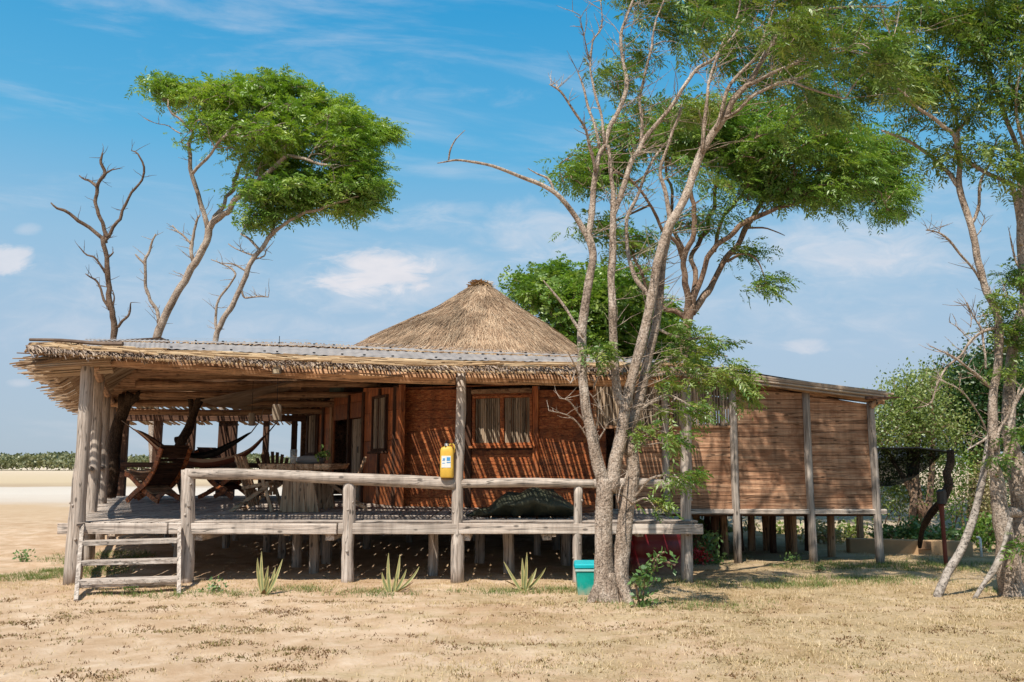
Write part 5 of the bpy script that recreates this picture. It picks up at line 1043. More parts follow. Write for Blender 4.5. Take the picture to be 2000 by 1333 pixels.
mb.build('stems', M['bark_twig'], o)
an = blob_points([(1252, 1170, 18, 14, b.y - .05, .12, 10), (1250, 1140, 17, 18, b.y - .08, .12, 11), (1268, 1115, 16, 14, b.y - .1, .1, 8), (1292, 1084, 14, 10, b.y - .14, .08, 5), (1312, 1100, 10, 6, b.y - .14, .05, 2)], -.9)
q, v = leaf_clumps([(p, p) for p in an], 7, .045, .045, 0, (0, 0, 0), leafmode='leaf', size=.085); 
np_quads('foliage', q, v, M['leaf_vine'], o)
# far mangrove edge across the salt flat: one uncountable wood
N = 50000; P = np.zeros((N, 3)); i = 0
while i < N:
    x = random.uniform(-190, -40) if random.random() < .75 else random.uniform(-190, 200); h = 2.6 + 1.6 * noise.noise(Vector((x * .05, 0, 0))) + 1.5 * noise.noise(Vector((x * .3, 3, 0))); h *= (1.0 + max(0, (-x - 112) / 60)) * (1 + .55 * noise.noise(Vector((x * .13, 9, 0))))
    y = 200 + random.uniform(0, 22); P[i] = (x, y, max(.05, h * math.sqrt(random.random()) + (y - 200) * .03)); i += 1
q, v = simple_leaves(P, .70, .8); v = np.clip(v + .15 * np.sin(P[:, 0] * .4), 0, 1)
o = np_quads('mangrove_wood', q, v, M['leaf_mangrove'], loc=(-80, 210, 0)); o['kind'] = 'stuff'; o['label'] = 'far low green mangrove wood along the horizon beyond the salt flat'
# pale dry bank behind the shrubs at the right
mb = MB(); nx_ = 44
for j in range(14):
    for i in range(nx_):
        x = 4 + i * .75; y = 21.4 + j * .9; z = -.1 + 1.25 * (1 - math.cos(min(1, j / 8) * math.pi)) / 2 + .22 * noise.noise(Vector((x, y, 0))) + .12 * noise.noise(Vector((x * 3, y * 3, 0)))
        if i == 0 or j == 0: z = -.1
        mb.v.append((x, y, z * min(1, i / 10)))
for j in range(13):
    for i in range(nx_ - 1): mb.f.append((j * nx_ + i, j * nx_ + i + 1, (j + 1) * nx_ + i + 1, (j + 1) * nx_ + i)); mb.m.append(0); mb.a.append(.5)
struct(mb.build('bank', M['stucco_bank'] if 'stucco_bank' in M else M['ground'], smooth=True))
M['white_rim'] = plain('pale_rim', (0.45, 0.62, 0.58), 0.5, 9, 0.2)
# ------------------------------------------------------------------ ladder steps
zt = ZD - .02; a0 = at(160, 1032, 12.88); a1 = onz(148, 1180, -.03); c0 = at(350, 1030, 12.88); c1 = onz(349, 1166, -.03)
st = thing('wooden_steps', 'wooden ladder steps of four weathered rungs leading up to the deck', 'steps', ((a1.x + c1.x) / 2, a1.y, 0))
for p, q in ((a1, a0), (c1, c0)):
    mb = MB(); mb.beam(p, q, .05, .13, j=.004); mb.build('stringer', M['grey_y'], st, bevel=.005)
def lerpz(p, q, py):                      # point of a stringer seen at image row py
    best = min((abs((CY - F * ((lambda d: (d.z * CT - d.y * ST) / (d.y * CT + d.z * ST))(p.lerp(q, k / 200) - Vector((0, 0, H))))) - py), k) for k in range(201)); return p.lerp(q, best[1] / 200)
for py, py2 in ((1061, 1056), (1100, 1095), (1137, 1131)):
    l = lerpz(a1, a0, py); r = lerpz(c1, c0, py2); mb = MB(); mb.beam(l, r, .22, .06, j=.006); mb.build('rung', M['grey_x'], st, bevel=.006)
l = lerpz(a1, a0, 1147); r = lerpz(c1, c0, 1140); mb = MB(); mb.beam(l + Vector((0, .05, 0)), r + Vector((0, .05, 0)), .10, .03, j=.005); mb.build('rung', M['grey_x'], st, bevel=.005)

# ------------------------------------------------------------------ teal bin
c = onz(1148, 1168); bn = thing('bin', 'teal plastic bin with a lid standing left of the tall front tree', 'bin', (c.x, c.y + .15, 0)); bx, by = c.x, c.y + .15
mb = MB(); w0, w1, d0, d1, h = .115, .145, .10, .13, .36
mb.hexa([(bx - w0, by - d0, .0), (bx + w0, by - d0, .0), (bx + w0, by + d0, .0), (bx - w0, by + d0, .0), (bx - w1, by - d1, h), (bx + w1, by - d1, h), (bx + w1, by + d1, h), (bx - w1, by + d1, h)]); mb.build('body', M['teal'], bn, bevel=.012)
mb = MB(); w, d = .165, .15; mb.hexa([(bx - w, by - d, h + .002), (bx + w, by - d, h + .002), (bx + w, by + d, h + .002), (bx - w, by + d, h + .002), (bx - w, by - d, h + .06), (bx + w, by - d, h + .06), (bx + w * .9, by + d, h + .085), (bx - w * .9, by + d, h + .085)]); mb.build('lid', M['teal_lid'], bn, bevel=.012)
mb = MB(); mb.box((bx, by, h - .018), (w1 * 2 + .02, d1 * 2 + .02, .03)); mb.build('rim', M['white_rim'], bn, bevel=.004)
# ------------------------------------------------------------------ yellow jerrycan on the rail
p = at(873, 935, 12.90); jc = thing('jerrycan', 'yellow plastic jerrycan with white label hung beside the centre post', 'can', (p.x, p.y, p.z)); jx, jy, jz = p.x, p.y - .02, p.z + .008
mb = MB(); r = .10; ring = []
hs = [(0, .86), (.02, 1), (.17, 1), (.178, .985), (.30, 1), (.385, 1.0), (.425, .93), (.455, .70), (.463, .35)]
n = 20
for z, k in hs:
    for i in range(n):
        a = 2 * math.pi * i / n; cx_, sx_ = math.cos(a), math.sin(a); e = .55; mb.v.append((jx + math.copysign(abs(cx_) ** e, cx_) * r * k, jy + math.copysign(abs(sx_) ** e, sx_) * .075 * k, jz + z))
for j in range(len(hs) - 1):
    for i in range(n): mb.f.append((j * n + i, j * n + (i + 1) % n, (j + 1) * n + (i + 1) % n, (j + 1) * n + i)); mb.m.append(0); mb.a.append(.5)
mb.f.append(tuple(range(n - 1, -1, -1))); mb.m.append(0); mb.a.append(.5); mb.f.append(tuple((len(hs) - 1) * n + i for i in range(n))); mb.m.append(0); mb.a.append(.5)
mb.build('body', M['yellow'], jc, smooth=True)
mb = MB(); P = smooth_path([(Vector((jx + .02, jy, jz + .43)), .014), (Vector((jx + .05, jy, jz + .49)), .014), (Vector((jx + .10, jy, jz + .47)), .014), (Vector((jx + .103, jy, jz + .37)), .014)], 4); mb.tube([a for a, _ in P], [b for _, b in P], 8); mb.build('handle', M['yellow'], jc, smooth=True)
mb = MB(); mb.tube([(jx - .01, jy, jz + .455), (jx - .01, jy, jz + .50)], .03, 10); mb.build('collar', M['white'], jc)
mb = MB(); mb.tube([(jx - .01, jy, jz + .50), (jx - .01, jy, jz + .545)], .017, 10); mb.build('cap', M['black'], jc)
mb = MB(); mb.tube([(jx + .09, jy, jz + .44), (jx + .14, jy + .0, jz + .52), (jx + .20, jy + .02, jz + .56), (jx + .24, jy + .15, jz + .55), (jx + .14, jy + .2, jz + .53), (jx + .07, jy + .1, jz + .5)], .006, 5); mb.build('strap', M['fringe'], jc)
mb = MB(); mb.box((jx - .008, jy - .076, jz + .235), (.135, .004, .17)); lb = mb.build('label', M['white'], jc)
mb = MB(); mb.box((jx + .025, jy - .0797, jz + .275), (.05, .003, .05)); mb.box((jx + .028, jy - .0797, jz + .225), (.055, .003, .012)); mb.box((jx - .045, jy - .0797, jz + .255), (.035, .003, .008)); mb.box((jx - .045, jy - .0797, jz + .215), (.035, .003, .008)); mb.box((jx - .04, jy - .0797, jz + .275), (.03, .003, .02)); mb.build('print', M['blue'], lb)
# ------------------------------------------------------------------ lamps
p = at(541, 724, 12.93); fl = thing('floodlight', 'small grey floodlight fixed to the eave beam above the dining table', 'lamp', (p.x, p.y, p.z))
mb = MB(); mb.box((p.x, p.y, p.z + .015), (.12, .09, .13), rx=.25); mb.build('housing', M['lamp_grey'], fl, bevel=.008)
mb = MB(); mb.box((p.x, p.y - .05, p.z - .015), (.09, .006, .06), rx=.25); mb.build('lens', M['lamp_face'], fl)
for px, py0, py1, w, Y, lb in ((541, 790, 822, .085, 15.6, 'woven lantern hanging nearer, right of its smaller twin under the veranda roof'), (492, 807, 832, .075, 19.5, 'smaller woven lantern hanging deeper under the veranda roof, above the hammocks')):
    t = at(px, py0, Y); b = at(px, py1, Y); ln = thing('lantern', lb, 'lantern', (t.x, Y, b.z), 'woven lanterns under the veranda roof')
    mb = MB(); mb.tube([b, b + Vector((0, 0, .01)), t - Vector((0, 0, .012)), t], [w * .8, w, w, w * .7], 14); mb.build('lamp_shade', M['shade'], ln, smooth=False)
    mb = MB(); mb.tube([t, Vector((t.x, Y, 4.0 if Y < 17 else 3.55))], .006, 5); mb.build('cord', M['black'], ln)
p = onwall(667, 762, A, C_); q = sw.P((Vector((p.x, p.y, 0)) - sw.p0).dot(sw.d), p.z, .12); wb = thing('wall_lamp', 'grey-green box lamp on the wall above the doorway', 'lamp', tuple(q))
mb = MB(); mb.box(q, (.36, .16, .26), math.atan2(sw.d.y, sw.d.x) + .5, rx=.15); mb.build('housing', M['box_green'], wb, bevel=.02)
mb = MB(); mb.tube([q, sw.P((Vector((p.x, p.y, 0)) - sw.p0).dot(sw.d), p.z + .05, -.02)], .025, 8); mb.build('bracket', M['black'], wb)

# ------------------------------------------------------------------ dining table and what stands on it
TY = 15.55; tl = at(503, 905, TY); tr = at(649, 908, TY); tz = (tl.z + tr.z) / 2; tc = ((tl.x + tr.x) / 2)
tb = thing('dining_table', 'rough slab dining table with wide plank legs behind the handrail', 'table', (tc, TY + .8, ZD))
mb = MB(); wdt = tr.x - tl.x; lx, rx_ = tl.x, tr.x
for k in range(4):
    y0 = TY; y1 = TY + 1.7; a = lx + wdt * k / 4; b = lx + wdt * (k + 1) / 4 - .006; dz = random.uniform(-.004, .004)
    ta = .06 * (k == 0); tb_ = -.06 * (k == 3)
    mb.hexa([(a + ta, y0, tz - .10), (b + tb_, y0, tz - .10), (b + tb_, y1, tz - .10), (a + ta, y1, tz - .10), (a, y0, tz + dz), (b, y0, tz + dz), (b, y1, tz + dz), (a, y1, tz + dz)])
mb.build('tabletop', M['mid_y'], tb, bevel=.01)
for y in (TY + .06, TY + 1.45):
    bl = at(544, 1003, TY).x; br = at(622, 1003, TY).x; t0 = at(553, 925, TY).x; t1 = at(606, 925, TY).x; mb = MB(); n = 3
    for k in range(n):
        f0, f1 = k / n, (k + 1) / n - .008; mb.hexa([(bl + (br - bl) * f0, y, ZD + .003), (bl + (br - bl) * f1, y, ZD + .003), (bl + (br - bl) * f1, y + .09, ZD + .003), (bl + (br - bl) * f0, y + .09, ZD + .003), (t0 + (t1 - t0) * f0, y, tz - .102), (t0 + (t1 - t0) * f1, y, tz - .102), (t0 + (t1 - t0) * f1, y + .09, tz - .102), (t0 + (t1 - t0) * f0, y + .09, tz - .102)])
    mb.build('leg', M['mid_z'], tb, bevel=.008)
g = at(573, 905, TY + .5); gx, gy = g.x, TY + .5
gl_ = thing('glass_vase', 'clear glass cylinder vase standing on the dining table', 'vase', (gx, gy, tz)); mb = MB(); hgt = .26
mb.tube([(gx, gy, tz + .005), (gx, gy, tz + .015), (gx, gy, tz + .1), (gx, gy, tz + hgt)], [.055, .06, .062, .064], 16, cap=True); mb.build('body', M['glass'], gl_, smooth=True)
mb = MB(); mb.tube([(gx, gy, tz + .02), (gx, gy, tz + .13)], .035, 12); mb.build('candle', M['white'], gl_, smooth=True)
g = at(629, 905, TY + .35); pp = thing('potted_plant', 'small green plant in a dark pot at the right of the table', 'plant', (g.x, TY + .35, tz)); 
mb = MB(); mb.tube([(g.x, TY + .35, tz + .003), (g.x, TY + .35, tz + .05), (g.x, TY + .35, tz + .11)], [.04, .055, .06], 12); mb.build('pot', M['pot'], pp, smooth=True)
P = np.array([(g.x, TY + .35, tz + .15)]) + rng.normal(0, 1, (110, 3)) * np.array([.055, .05, .045]); q, v = simple_leaves(P, .07, .5, (0, 0, 1)); np_quads('foliage', q, v, M['leaf_main'], pp)
def pillow(name, label, cat, c, size, mat, rz=0):
    mb = MB(); n = 16; m = 9; sx, sy, sz = size; R_ = Matrix.Rotation(rz, 3, 'Z')
    for j in range(m + 1):
        ph = -math.pi / 2 + math.pi * j / m
        for i in range(n):
            a = 2 * math.pi * i / n; e = lambda w, p: math.copysign(abs(w) ** p, w)
            q = Vector((e(math.cos(a), .6) * e(math.cos(ph), .6) * sx, e(math.sin(a), .6) * e(math.cos(ph), .6) * sy, e(math.sin(ph), .9) * sz)); q *= 1 + .12 * noise.noise(q * 7 + Vector(c)); mb.v.append(tuple(R_ @ q + Vector(c)))
    for j in range(m):
        for i in range(n): mb.f.append((j * n + i, j * n + (i + 1) % n, (j + 1) * n + (i + 1) % n, (j + 1) * n + i)); mb.m.append(0); mb.a.append(.5)
    o = mb.build(name, M[mat], smooth=True, loc=(c[0], c[1], c[2] - size[2])); return tag(o, label, cat)
g = at(604, 900, TY + .9); pillow('cushion', 'soft grey cushion lying on the far part of the table', 'cushion', (g.x, TY + .9, tz + .075), (.24, .16, .08), 'cushion')
# folding slatted chairs (local: sitter faces +x, origin on the deck)
def box_l(o, name, mat, parts):
    mb = MB()
    for p, q, w, h, up in parts: mb.beam(p, q, w, h, up=up, j=.003)
    ob = mb.build(name, mat, None, bevel=.004); ob.parent = o; return ob
def folding_chair(label, loc, rz):
    o = thing('folding_chair', label, 'chair', loc, 'folding slatted chairs at the dining table'); Y_ = (0, 1, 0)
    tops = [(-.42, y, .98) for y in (-.19, -.065, .06, .185)]; bots = [(-.12, y, .10) for y in (-.19, -.065, .06, .185)]
    box_l(o, 'backrest', M['mid_z'], [(b, t, .105, .022, (1, 0, .35)) for b, t in zip(bots, tops)] + [((-.40, -.25, .90), (-.40, .25, .90), .03, .05, (0, 0, 1)), ((-.20, -.25, .36), (-.20, .25, .36), .03, .05, (0, 0, 1))])
    box_l(o, 'seat', M['mid_y'], [((x, -.24, .44 + .02 * k), (x, .24, .44 + .02 * k), .085, .022, (0, 0, 1)) for k, x in enumerate((-.22, -.12, -.02, .08, .18))] + [((-.27, s * .22, .415), (.24, s * .22, .50), .03, .05, (0, 0, 1)) for s in (-1, 1)])
    for s in (-1, 1):
        box_l(o, 'leg', M['mid_x'], [((-.45, s * .27, .0), (.26, s * .27, .48), .035, .065, (0, 0, 1))])
        box_l(o, 'leg', M['mid_z'], [((.32, s * .235, .0), (.10, s * .235, .62), .035, .06, (1, 0, 0))])
    box_l(o, 'stretcher', M['mid_y'], [((-.40, -.27, .055), (-.40, .27, .055), .06, .025, (0, 0, 1)), ((-.30, -.27, .12), (-.30, .27, .12), .06, .025, (0, 0, 1))])
    return o
p = onz(500, 1000, ZD); ch = folding_chair('wooden slatted folding chair on the left side of the dining table', (p.x + .02, p.y + .2, ZD), 0); ch.rotation_euler = (0, 0, -.12)
p = onz(648, 996, ZD); dup(ch, (p.x + .12, p.y + .35, ZD), math.pi + .25, 'wooden slatted folding chair on the right side of the dining table')
# lounge chairs with crossed curved boards (local: sitter faces -x)
def curve(pts, w, h, mat, name, o, ys, n=8):
    ob = None; mb = MB()
    for y in ys:
        S = smooth_path([(Vector((x, y, z)), 1) for x, z in pts], n); P = [a for a, _ in S]
        for a, b in zip(P, P[1:]): mb.beam(a, b + (b - a) * .06, w, h)
    ob = mb.build(name, mat, None, bevel=.0); ob.parent = o; return ob
def lounge(label, loc, rz):
    o = thing('lounge_chair', label, 'chair', loc, 'curved slatted lounge chairs on the veranda')
    back = [(-.45, .03), (-.2, .20), (.1, .38), (.34, .66), (.52, 1.05)]; seat = [(.45, .03), (.2, .14), (-.1, .30), (-.42, .50), (-.62, .56)]
    for y in (-.33, .33): curve(back, .035, .10, M['red_x'], 'back_board', o, [y])
    for y in (-.28, .28): curve(seat, .035, .09, M['red_x'], 'seat_board', o, [y])
    mb = MB(); S = [a for a, _ in smooth_path([(Vector((x, 0, z)), 1) for x, z in back[1:]], 6)]
    for a in S: mb.box(a + Vector((-.035, 0, .03)), (.075, .66, .018), ry=-.9, j=.002)
    ob = mb.build('back_slats', M['dark_y'], None); ob.parent = o
    mb = MB(); S = [a for a, _ in smooth_path([(Vector((x, 0, z)), 1) for x, z in seat[1:]], 5)]
    for a in S: mb.box(a + Vector((0, 0, .055)), (.07, .56, .018), ry=.35, j=.002)
    ob = mb.build('seat_slats', M['mid_y'], None); ob.parent = o
    for y in (-.37, .37):
        curve([(.33, .62), (.0, .60), (-.34, .66)], .07, .025, M['mid_x'], 'armrest', o, [y], 4)
    return o
p = onz(300, 982, ZD); lc = lounge('curved red-brown slatted lounge chair right of the dark forked post', (p.x + .05, p.y, ZD), 0); lc.rotation_euler = (0, 0, -.55); lc.scale = (1.12, 1.12, 1.12)
dup(lc, (p.x - .55, p.y + 1.6, ZD), .5, 'darker lounge chair partly hidden behind the curved red-brown one')
q = onz(432, 975, ZD); dup(lc, (q.x, q.y + .2, ZD), math.pi - .3, 'lounge chair under the hammocks, seen past the first railing post')
# fan-backed chair beyond the table
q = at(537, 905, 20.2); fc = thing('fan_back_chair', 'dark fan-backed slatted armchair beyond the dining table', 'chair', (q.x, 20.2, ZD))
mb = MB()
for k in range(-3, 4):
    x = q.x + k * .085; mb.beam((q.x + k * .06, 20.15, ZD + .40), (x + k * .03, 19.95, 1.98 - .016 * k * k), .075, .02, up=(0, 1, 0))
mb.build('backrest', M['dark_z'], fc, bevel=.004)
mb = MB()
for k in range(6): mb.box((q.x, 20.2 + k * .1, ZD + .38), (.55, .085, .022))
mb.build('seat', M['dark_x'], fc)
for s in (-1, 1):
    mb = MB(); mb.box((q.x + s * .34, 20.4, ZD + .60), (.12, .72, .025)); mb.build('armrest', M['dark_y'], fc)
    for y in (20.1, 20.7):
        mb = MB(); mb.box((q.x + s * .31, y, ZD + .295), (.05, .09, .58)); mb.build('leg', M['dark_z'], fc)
# low slatted bench and crates deeper on the veranda
q = onz(425, 972, ZD); be = thing('bench', 'low dark slatted bench in the shade beyond the lounge chairs', 'bench', (q.x + .3, q.y + 1.4, ZD)); bx_, by_ = q.x + .3, q.y + 1.4
mb = MB()
for k in range(4): mb.box((bx_, by_ + k * .12, ZD + .42), (1.5, .10, .03))
mb.build('seat', M['brown_x'], be)
for s in (-1, 1):
    for y in (0, .36):
        mb = MB(); mb.box((bx_ + s * .66, by_ + y, ZD + .202), (.07, .07, .40)); mb.build('leg', M['brown_z'], be)
# ------------------------------------------------------------------ hammocks
def hammock(label, pts, mat, width):
    P0 = at(*pts[0]); P1 = at(*pts[-1]); o = thing('hammock', label, 'hammock', tuple((P0 + P1) / 2), None)
    S = [a for a, _ in smooth_path([(at(*p), 1) for p in pts], 9)]; n = len(S); mb = MB(); m = 22
    rows = []
    for i, p in enumerate(S):
        t = i / (n - 1); d = (S[min(i + 1, n - 1)] - S[max(i - 1, 0)]).normalized(); side = d.cross(Vector((0, 0, 1))).normalized(); up = side.cross(d)
        w = width * (math.sin(math.pi * min(max((t - .02) / .96, 0), 1)) ** .8) + .05; row = []
        for k in range(m + 1):
            a = (k / m - .5) * 2; ang = a * 1.35; row.append(p + side * math.sin(ang) * w * .5 + up * (1 - math.cos(ang)) * w * .5 + Vector((0, 0, .018 * noise.noise(Vector((t * 6, k * .8, 0))) + .012 * math.sin(k * 2.4))))
        rows.append(row)
    for r in rows: mb.v.extend([tuple(q) for q in r])
    for i in range(n - 1):
        for k in range(m): mb.f.append((i * (m + 1) + k, i * (m + 1) + k + 1, (i + 1) * (m + 1) + k + 1, (i + 1) * (m + 1) + k)); mb.m.append(0); mb.a.append((math.sin(k * 12.7) * .5 + .5) * .98)
    mb.build('cloth', M[mat], o, smooth=True)
    return o, S
ho, S = hammock('brown striped hammock slung from the left forked post across the veranda', [(262, 840, 20.3), (290, 862, 20.2), (330, 895, 20.0), (390, 912, 19.9), (450, 904, 19.9), (490, 884, 20.0), (522, 848, 20.1)], 'hammock_brown', .36)
mb = MB(); mb.tube([at(238, 822, 20.45), S[0]], .014, 6); mb.build('rope', M['fringe'], ho); mb = MB(); mb.tube([S[-1], at(540, 826, 20.2), at(552, 800, 20.4)], .014, 6); mb.build('rope', M['fringe'], ho)
ho, S = hammock('black and white striped hammock hanging behind the brown one', [(352, 880, 21.6), (370, 892, 21.5), (400, 896, 21.4), (430, 886, 21.4), (460, 868, 21.4), (490, 846, 21.5)], 'hammock_black', .3)
mb = MB(); mb.tube([at(372, 860, 21.2), S[0]], .014, 6); mb.build('rope', M['fringe'], ho); mb = MB(); mb.tube([S[-1], at(505, 826, 21.6), at(515, 800, 21.8)], .014, 6); mb.build('rope', M['fringe'], ho)
# ------------------------------------------------------------------ canvas bundle and board on the deck
mb = MB(); n = 30; m = 20; xa = at(908, 1000, 13.9).x; xb = at(1122, 1000, 13.9).x
def hgt_(t): return max(.02, (.43 * math.sin(min(1, t / .62) * math.pi / 2) ** 1.25 + .03 * math.sin(t * 23)) if t < .66 else .43 * math.cos((t - .66) / .34 * math.pi / 2 * .84) ** .8)
for i in range(n + 1):
    t = i / n; h = hgt_(t); wd = .12 + .42 * math.sin(min(t * 1.25, 1) * math.pi / 2) * (1 if t < .8 else 1 - (t - .8) * 2.2)
    for k in range(m):
        a = 2 * math.pi * k / m; q = Vector((xa + (xb - xa) * t, 14.25 + math.cos(a) * wd, ZD + .012 + h * (.5 + .5 * math.sin(a)) ** .8)); nz = noise.noise(q * 4) * .07 + noise.noise(q * 10) * .03
        zz = q.z + (nz if q.z > ZD + .05 else 0); mb.v.append((q.x + nz * .6, q.y + nz, max(zz, ZD + .008)))
for i in range(n):
    for k in range(m): mb.f.append((i * m + k, i * m + (k + 1) % m, (i + 1) * m + (k + 1) % m, (i + 1) * m + k)); mb.m.append(0); mb.a.append(.5)
mb.f.append(tuple(range(m))); mb.f.append(tuple(n * m + k for k in range(m - 1, -1, -1))); mb.m += [0, 0]; mb.a += [.5, .5]
tag(mb.build('canvas_bundle', M['tarp'], smooth=True, loc=((xa + xb) / 2, 14.25, ZD)), 'dark green canvas bundle lying on the deck against the red wall', 'bundle')
p = at(1100, 998, 14.55); mb = MB(); mb.box((p.x + .15, 14.95, ZD + .09), (.75, .22, .14), .1, j=.02); tag(mb.build('timber_offcut', M['red_x'], bevel=.015, loc=(p.x + .15, 14.95, ZD)), 'reddish timber offcut beside the right end of the canvas bundle', 'timber')
# ------------------------------------------------------------------ crimson tank under the deck
p = at(1300, 1040, 14.0); o = thing('storage_tank', 'dark crimson plastic tank half hidden in the shade under the right deck end', 'tank', (p.x - .1, 14.15, 0)); tx, ty = p.x - .12, 14.2
mb = MB(); n = 24; hs = [(-.02, .36), (.02, .42), (.22, .43), (.25, .415), (.28, .43), (.50, .435), (.53, .42), (.56, .435), (.68, .42), (.735, .34)]
for z, r in hs:
    for i in range(n): a = 2 * math.pi * i / n; c_, s_ = math.cos(a), math.sin(a); mb.v.append((tx + math.copysign(abs(c_) ** .6, c_) * r, ty + math.copysign(abs(s_) ** .6, s_) * r * .8, z))
for j in range(len(hs) - 1):
    for i in range(n): mb.f.append((j * n + i, j * n + (i + 1) % n, (j + 1) * n + (i + 1) % n, (j + 1) * n + i)); mb.m.append(0); mb.a.append(.5)
mb.f.append(tuple((len(hs) - 1) * n + i for i in range(n))); mb.m.append(0); mb.a.append(.5); mb.build('body', M['crimson'], o, smooth=True)
mb = MB(); mb.tube([(tx, ty, .736), (tx, ty, .765)], .14, 16); mb.build('lid', M['crimson'], o)
# ------------------------------------------------------------------ spiky plants
def spiky(px, py, blades, label):
    blades = blades + [(px + random.uniform(-6, 6), px + random.uniform(-45, 45), py - random.uniform(6, 22), random.uniform(-.05, .05)) for _ in range(2)]
    b = onz(px, py); o = thing('spiky_plant', label, 'plant', (b.x, b.y, 0), 'spiky plants in the sand before the deck')
    for i, (bx_, tx_, ty_, bend) in enumerate(blades):
        mb = MB(); p0 = onz(bx_, py, -.02); yy_ = b.y + random.uniform(-.05, .06); p1 = at(tx_, ty_, yy_ + random.uniform(-.08, .08)); p0 = Vector((p0.x, yy_, -.02)); L = (p1 - p0).length; side = Vector((1, 0, 0)); S = []
        for k in range(9):
            t = k / 8; q = p0.lerp(p1, t) + Vector((bend * math.sin(t * math.pi) * L, 0, abs(bend) * .3 * math.sin(t * math.pi) * L)); w = .026 * (math.sin(min(1, (t + .25) / .55) * math.pi / 2)) * (1 - t ** 2.6) + .002; S.append((q, w))
        for q, w in S:
            for dx, dy in ((-1, 0), (-.62, .10), (0, .34), (.62, .10), (1, 0)): mb.v.append((q.x + dx * w, q.y + dy * w - .002, q.z))
        for k in range(8):
            for c in range(4): mb.f.append((k * 5 + c, k * 5 + c + 1, k * 5 + c + 6, k * 5 + c + 5)); mb.m.append(1 if c in (0, 3) else 0); mb.a.append(random.uniform(.2, .9))
        mb.build('blade', [M['succulent'], M['succulent_edge']] if i < len(blades) - 2 else [M['weed'], M['weed']], o)
spiky(521, 1160, [(517, 503, 1090, -.04), (520, 511, 1077, -.02), (523, 526, 1125, 0), (526, 538, 1108, .02), (527, 552, 1092, .03), (519, 524, 1105, .0)], 'spiky upright plant in the sand, nearest the ladder steps')
spiky(768, 1158, [(762, 746, 1118, -.05), (766, 759, 1080, -.03), (770, 781, 1083, .03), (772, 794, 1112, .04), (774, 819, 1107, .10), (764, 752, 1140, -.04), (770, 775, 1120, .0)], 'spiky plant in the sand in front of the middle stilts')
spiky(1023, 1152, [(1018, 984, 1097, -.02), (1022, 1020, 1090, 0), (1024, 1029, 1079, .01), (1026, 1048, 1110, .04), (1028, 1066, 1109, .08), (1025, 1040, 1120, .03)], 'spiky yellow-edged plant in the sand, nearest the teal bin')
# small weeds near the steps and stilts
WL = [(420, 1158, .16, 'small bright green weed in the sand between the steps and the nearest spiky plant'), (255, 1155, .12, 'low green weed in the shade under the ladder rungs'), (1548, 1098, .16, 'small green weed on the ground between the front stilts of the wing'), (45, 1098, .2, 'green weed in the grass patch left of the house'), (1600, 1115, .1, 'tiny green weed in the tree shade before the right-hand wing stilts')]
for px, py, s, lb in WL:
    b = onz(px, py); o = thing('weed', lb, 'weed', (b.x, b.y, 0)); P = np.array([(b.x, b.y, s * .35)]) + rng.normal(0, 1, (90, 3)) * np.array([s * .45, s * .4, s * .28]); P[:, 2] = np.maximum(P[:, 2], .005); q, v = simple_leaves(P, s * .35, .5, (0, 0, 1)); np_quads('foliage', q, v, M['leaf_vine'], o)
    mb = MB()
    for _ in range(6): mb.tube([(b.x, b.y, -.02), (b.x + random.uniform(-.4, .4) * s, b.y + random.uniform(-.4, .4) * s, s * random.uniform(.3, .8))], .004, 4)
    mb.build('stems', M['green_stem'] if 'green_stem' in M else M['bark_twig'], o)
# ------------------------------------------------------------------ right side: net, poles, wall, pipe
ns = thing('shade_net', 'black sagging shade net tied between the wing corner and a crooked post', 'net', (6.9, 15.9, 0)); nb = MB(); n = 26; m = 14
Yn = 15.9
tl_, tr_, bl_, br_ = at(1712, 876, Yn), at(1868, 884, 16.0), at(1712, 953, Yn - .1), at(1800, 915, 16.6)
for j in range(m + 1):
    for i in range(n + 1):
        s, t = i / n, j / m; top = tl_.lerp(tr_, s) + Vector((0, 0, .05 * math.sin(s * math.pi))); bot = bl_.lerp(Vector((tr_.x - .02, tr_.y + .5, tr_.z - .03)), s) + Vector((0, 0, -.16 * math.sin(s * math.pi) + .0)); q = top.lerp(bot, t) + Vector((0, .7 * math.sin(t * math.pi) * (1 - .5 * s), 0)); q.z += .03 * noise.noise(Vector((s * 7, t * 5, 0))); nb.v.append(tuple(q))
for j in range(m):
    for i in range(n): nb.f.append((j * (n + 1) + i, j * (n + 1) + i + 1, (j + 1) * (n + 1) + i + 1, (j + 1) * (n + 1) + i)); nb.m.append(0); nb.a.append(.5)
nb.build('mesh', M['net_mesh'], ns, smooth=True)
mb = MB(); mb.tube([tl_, tl_.lerp(tr_, .5) + Vector((0, 0, .05)), tr_], .012, 5); mb.build('cord', M['black'], ns)
Yp = onz(1845, 1106).y; o = thing('crooked_post', 'crooked dark forked post with a thin rusty red rod carrying the black net', 'post', (at(1845, 1100, Yp).x, Yp, 0))
mb = MB()
for b in (L_(Yp, Yp + .1, (1838, 985, 7), (1846, 962, 8), (1853, 945, 8), (1851, 925, 8), (1858, 905, 8), (1856, 880, 6)), L_(Yp, Yp + 1.2, (1840, 978, 7), (1822, 1000, 7), (1808, 1020, 6.5), (1800, 1040, 5), (1796, 1068, 4))): limb(mb, b, 8, .2, 5, .01)
mb.build('branch', M['dark_bark_post'] if 'dark_bark_post' in M else M['bark_dark'], o, smooth=True)
mb = MB(); limb(mb, L_(Yp, Yp, (1838, 985, 5.5), (1841, 1020, 4), (1846, 1070, 4), (1849, 1110, 4)), 7, .05, 5, .004); mb.build('rod', M['rust'], o, smooth=True)
mb = MB(); limb(mb, L_(Yp - .03, Yp - .03, (1837, 958, 9), (1838, 985, 9)), 8, .1); mb.build('binding', M['pot'], o)
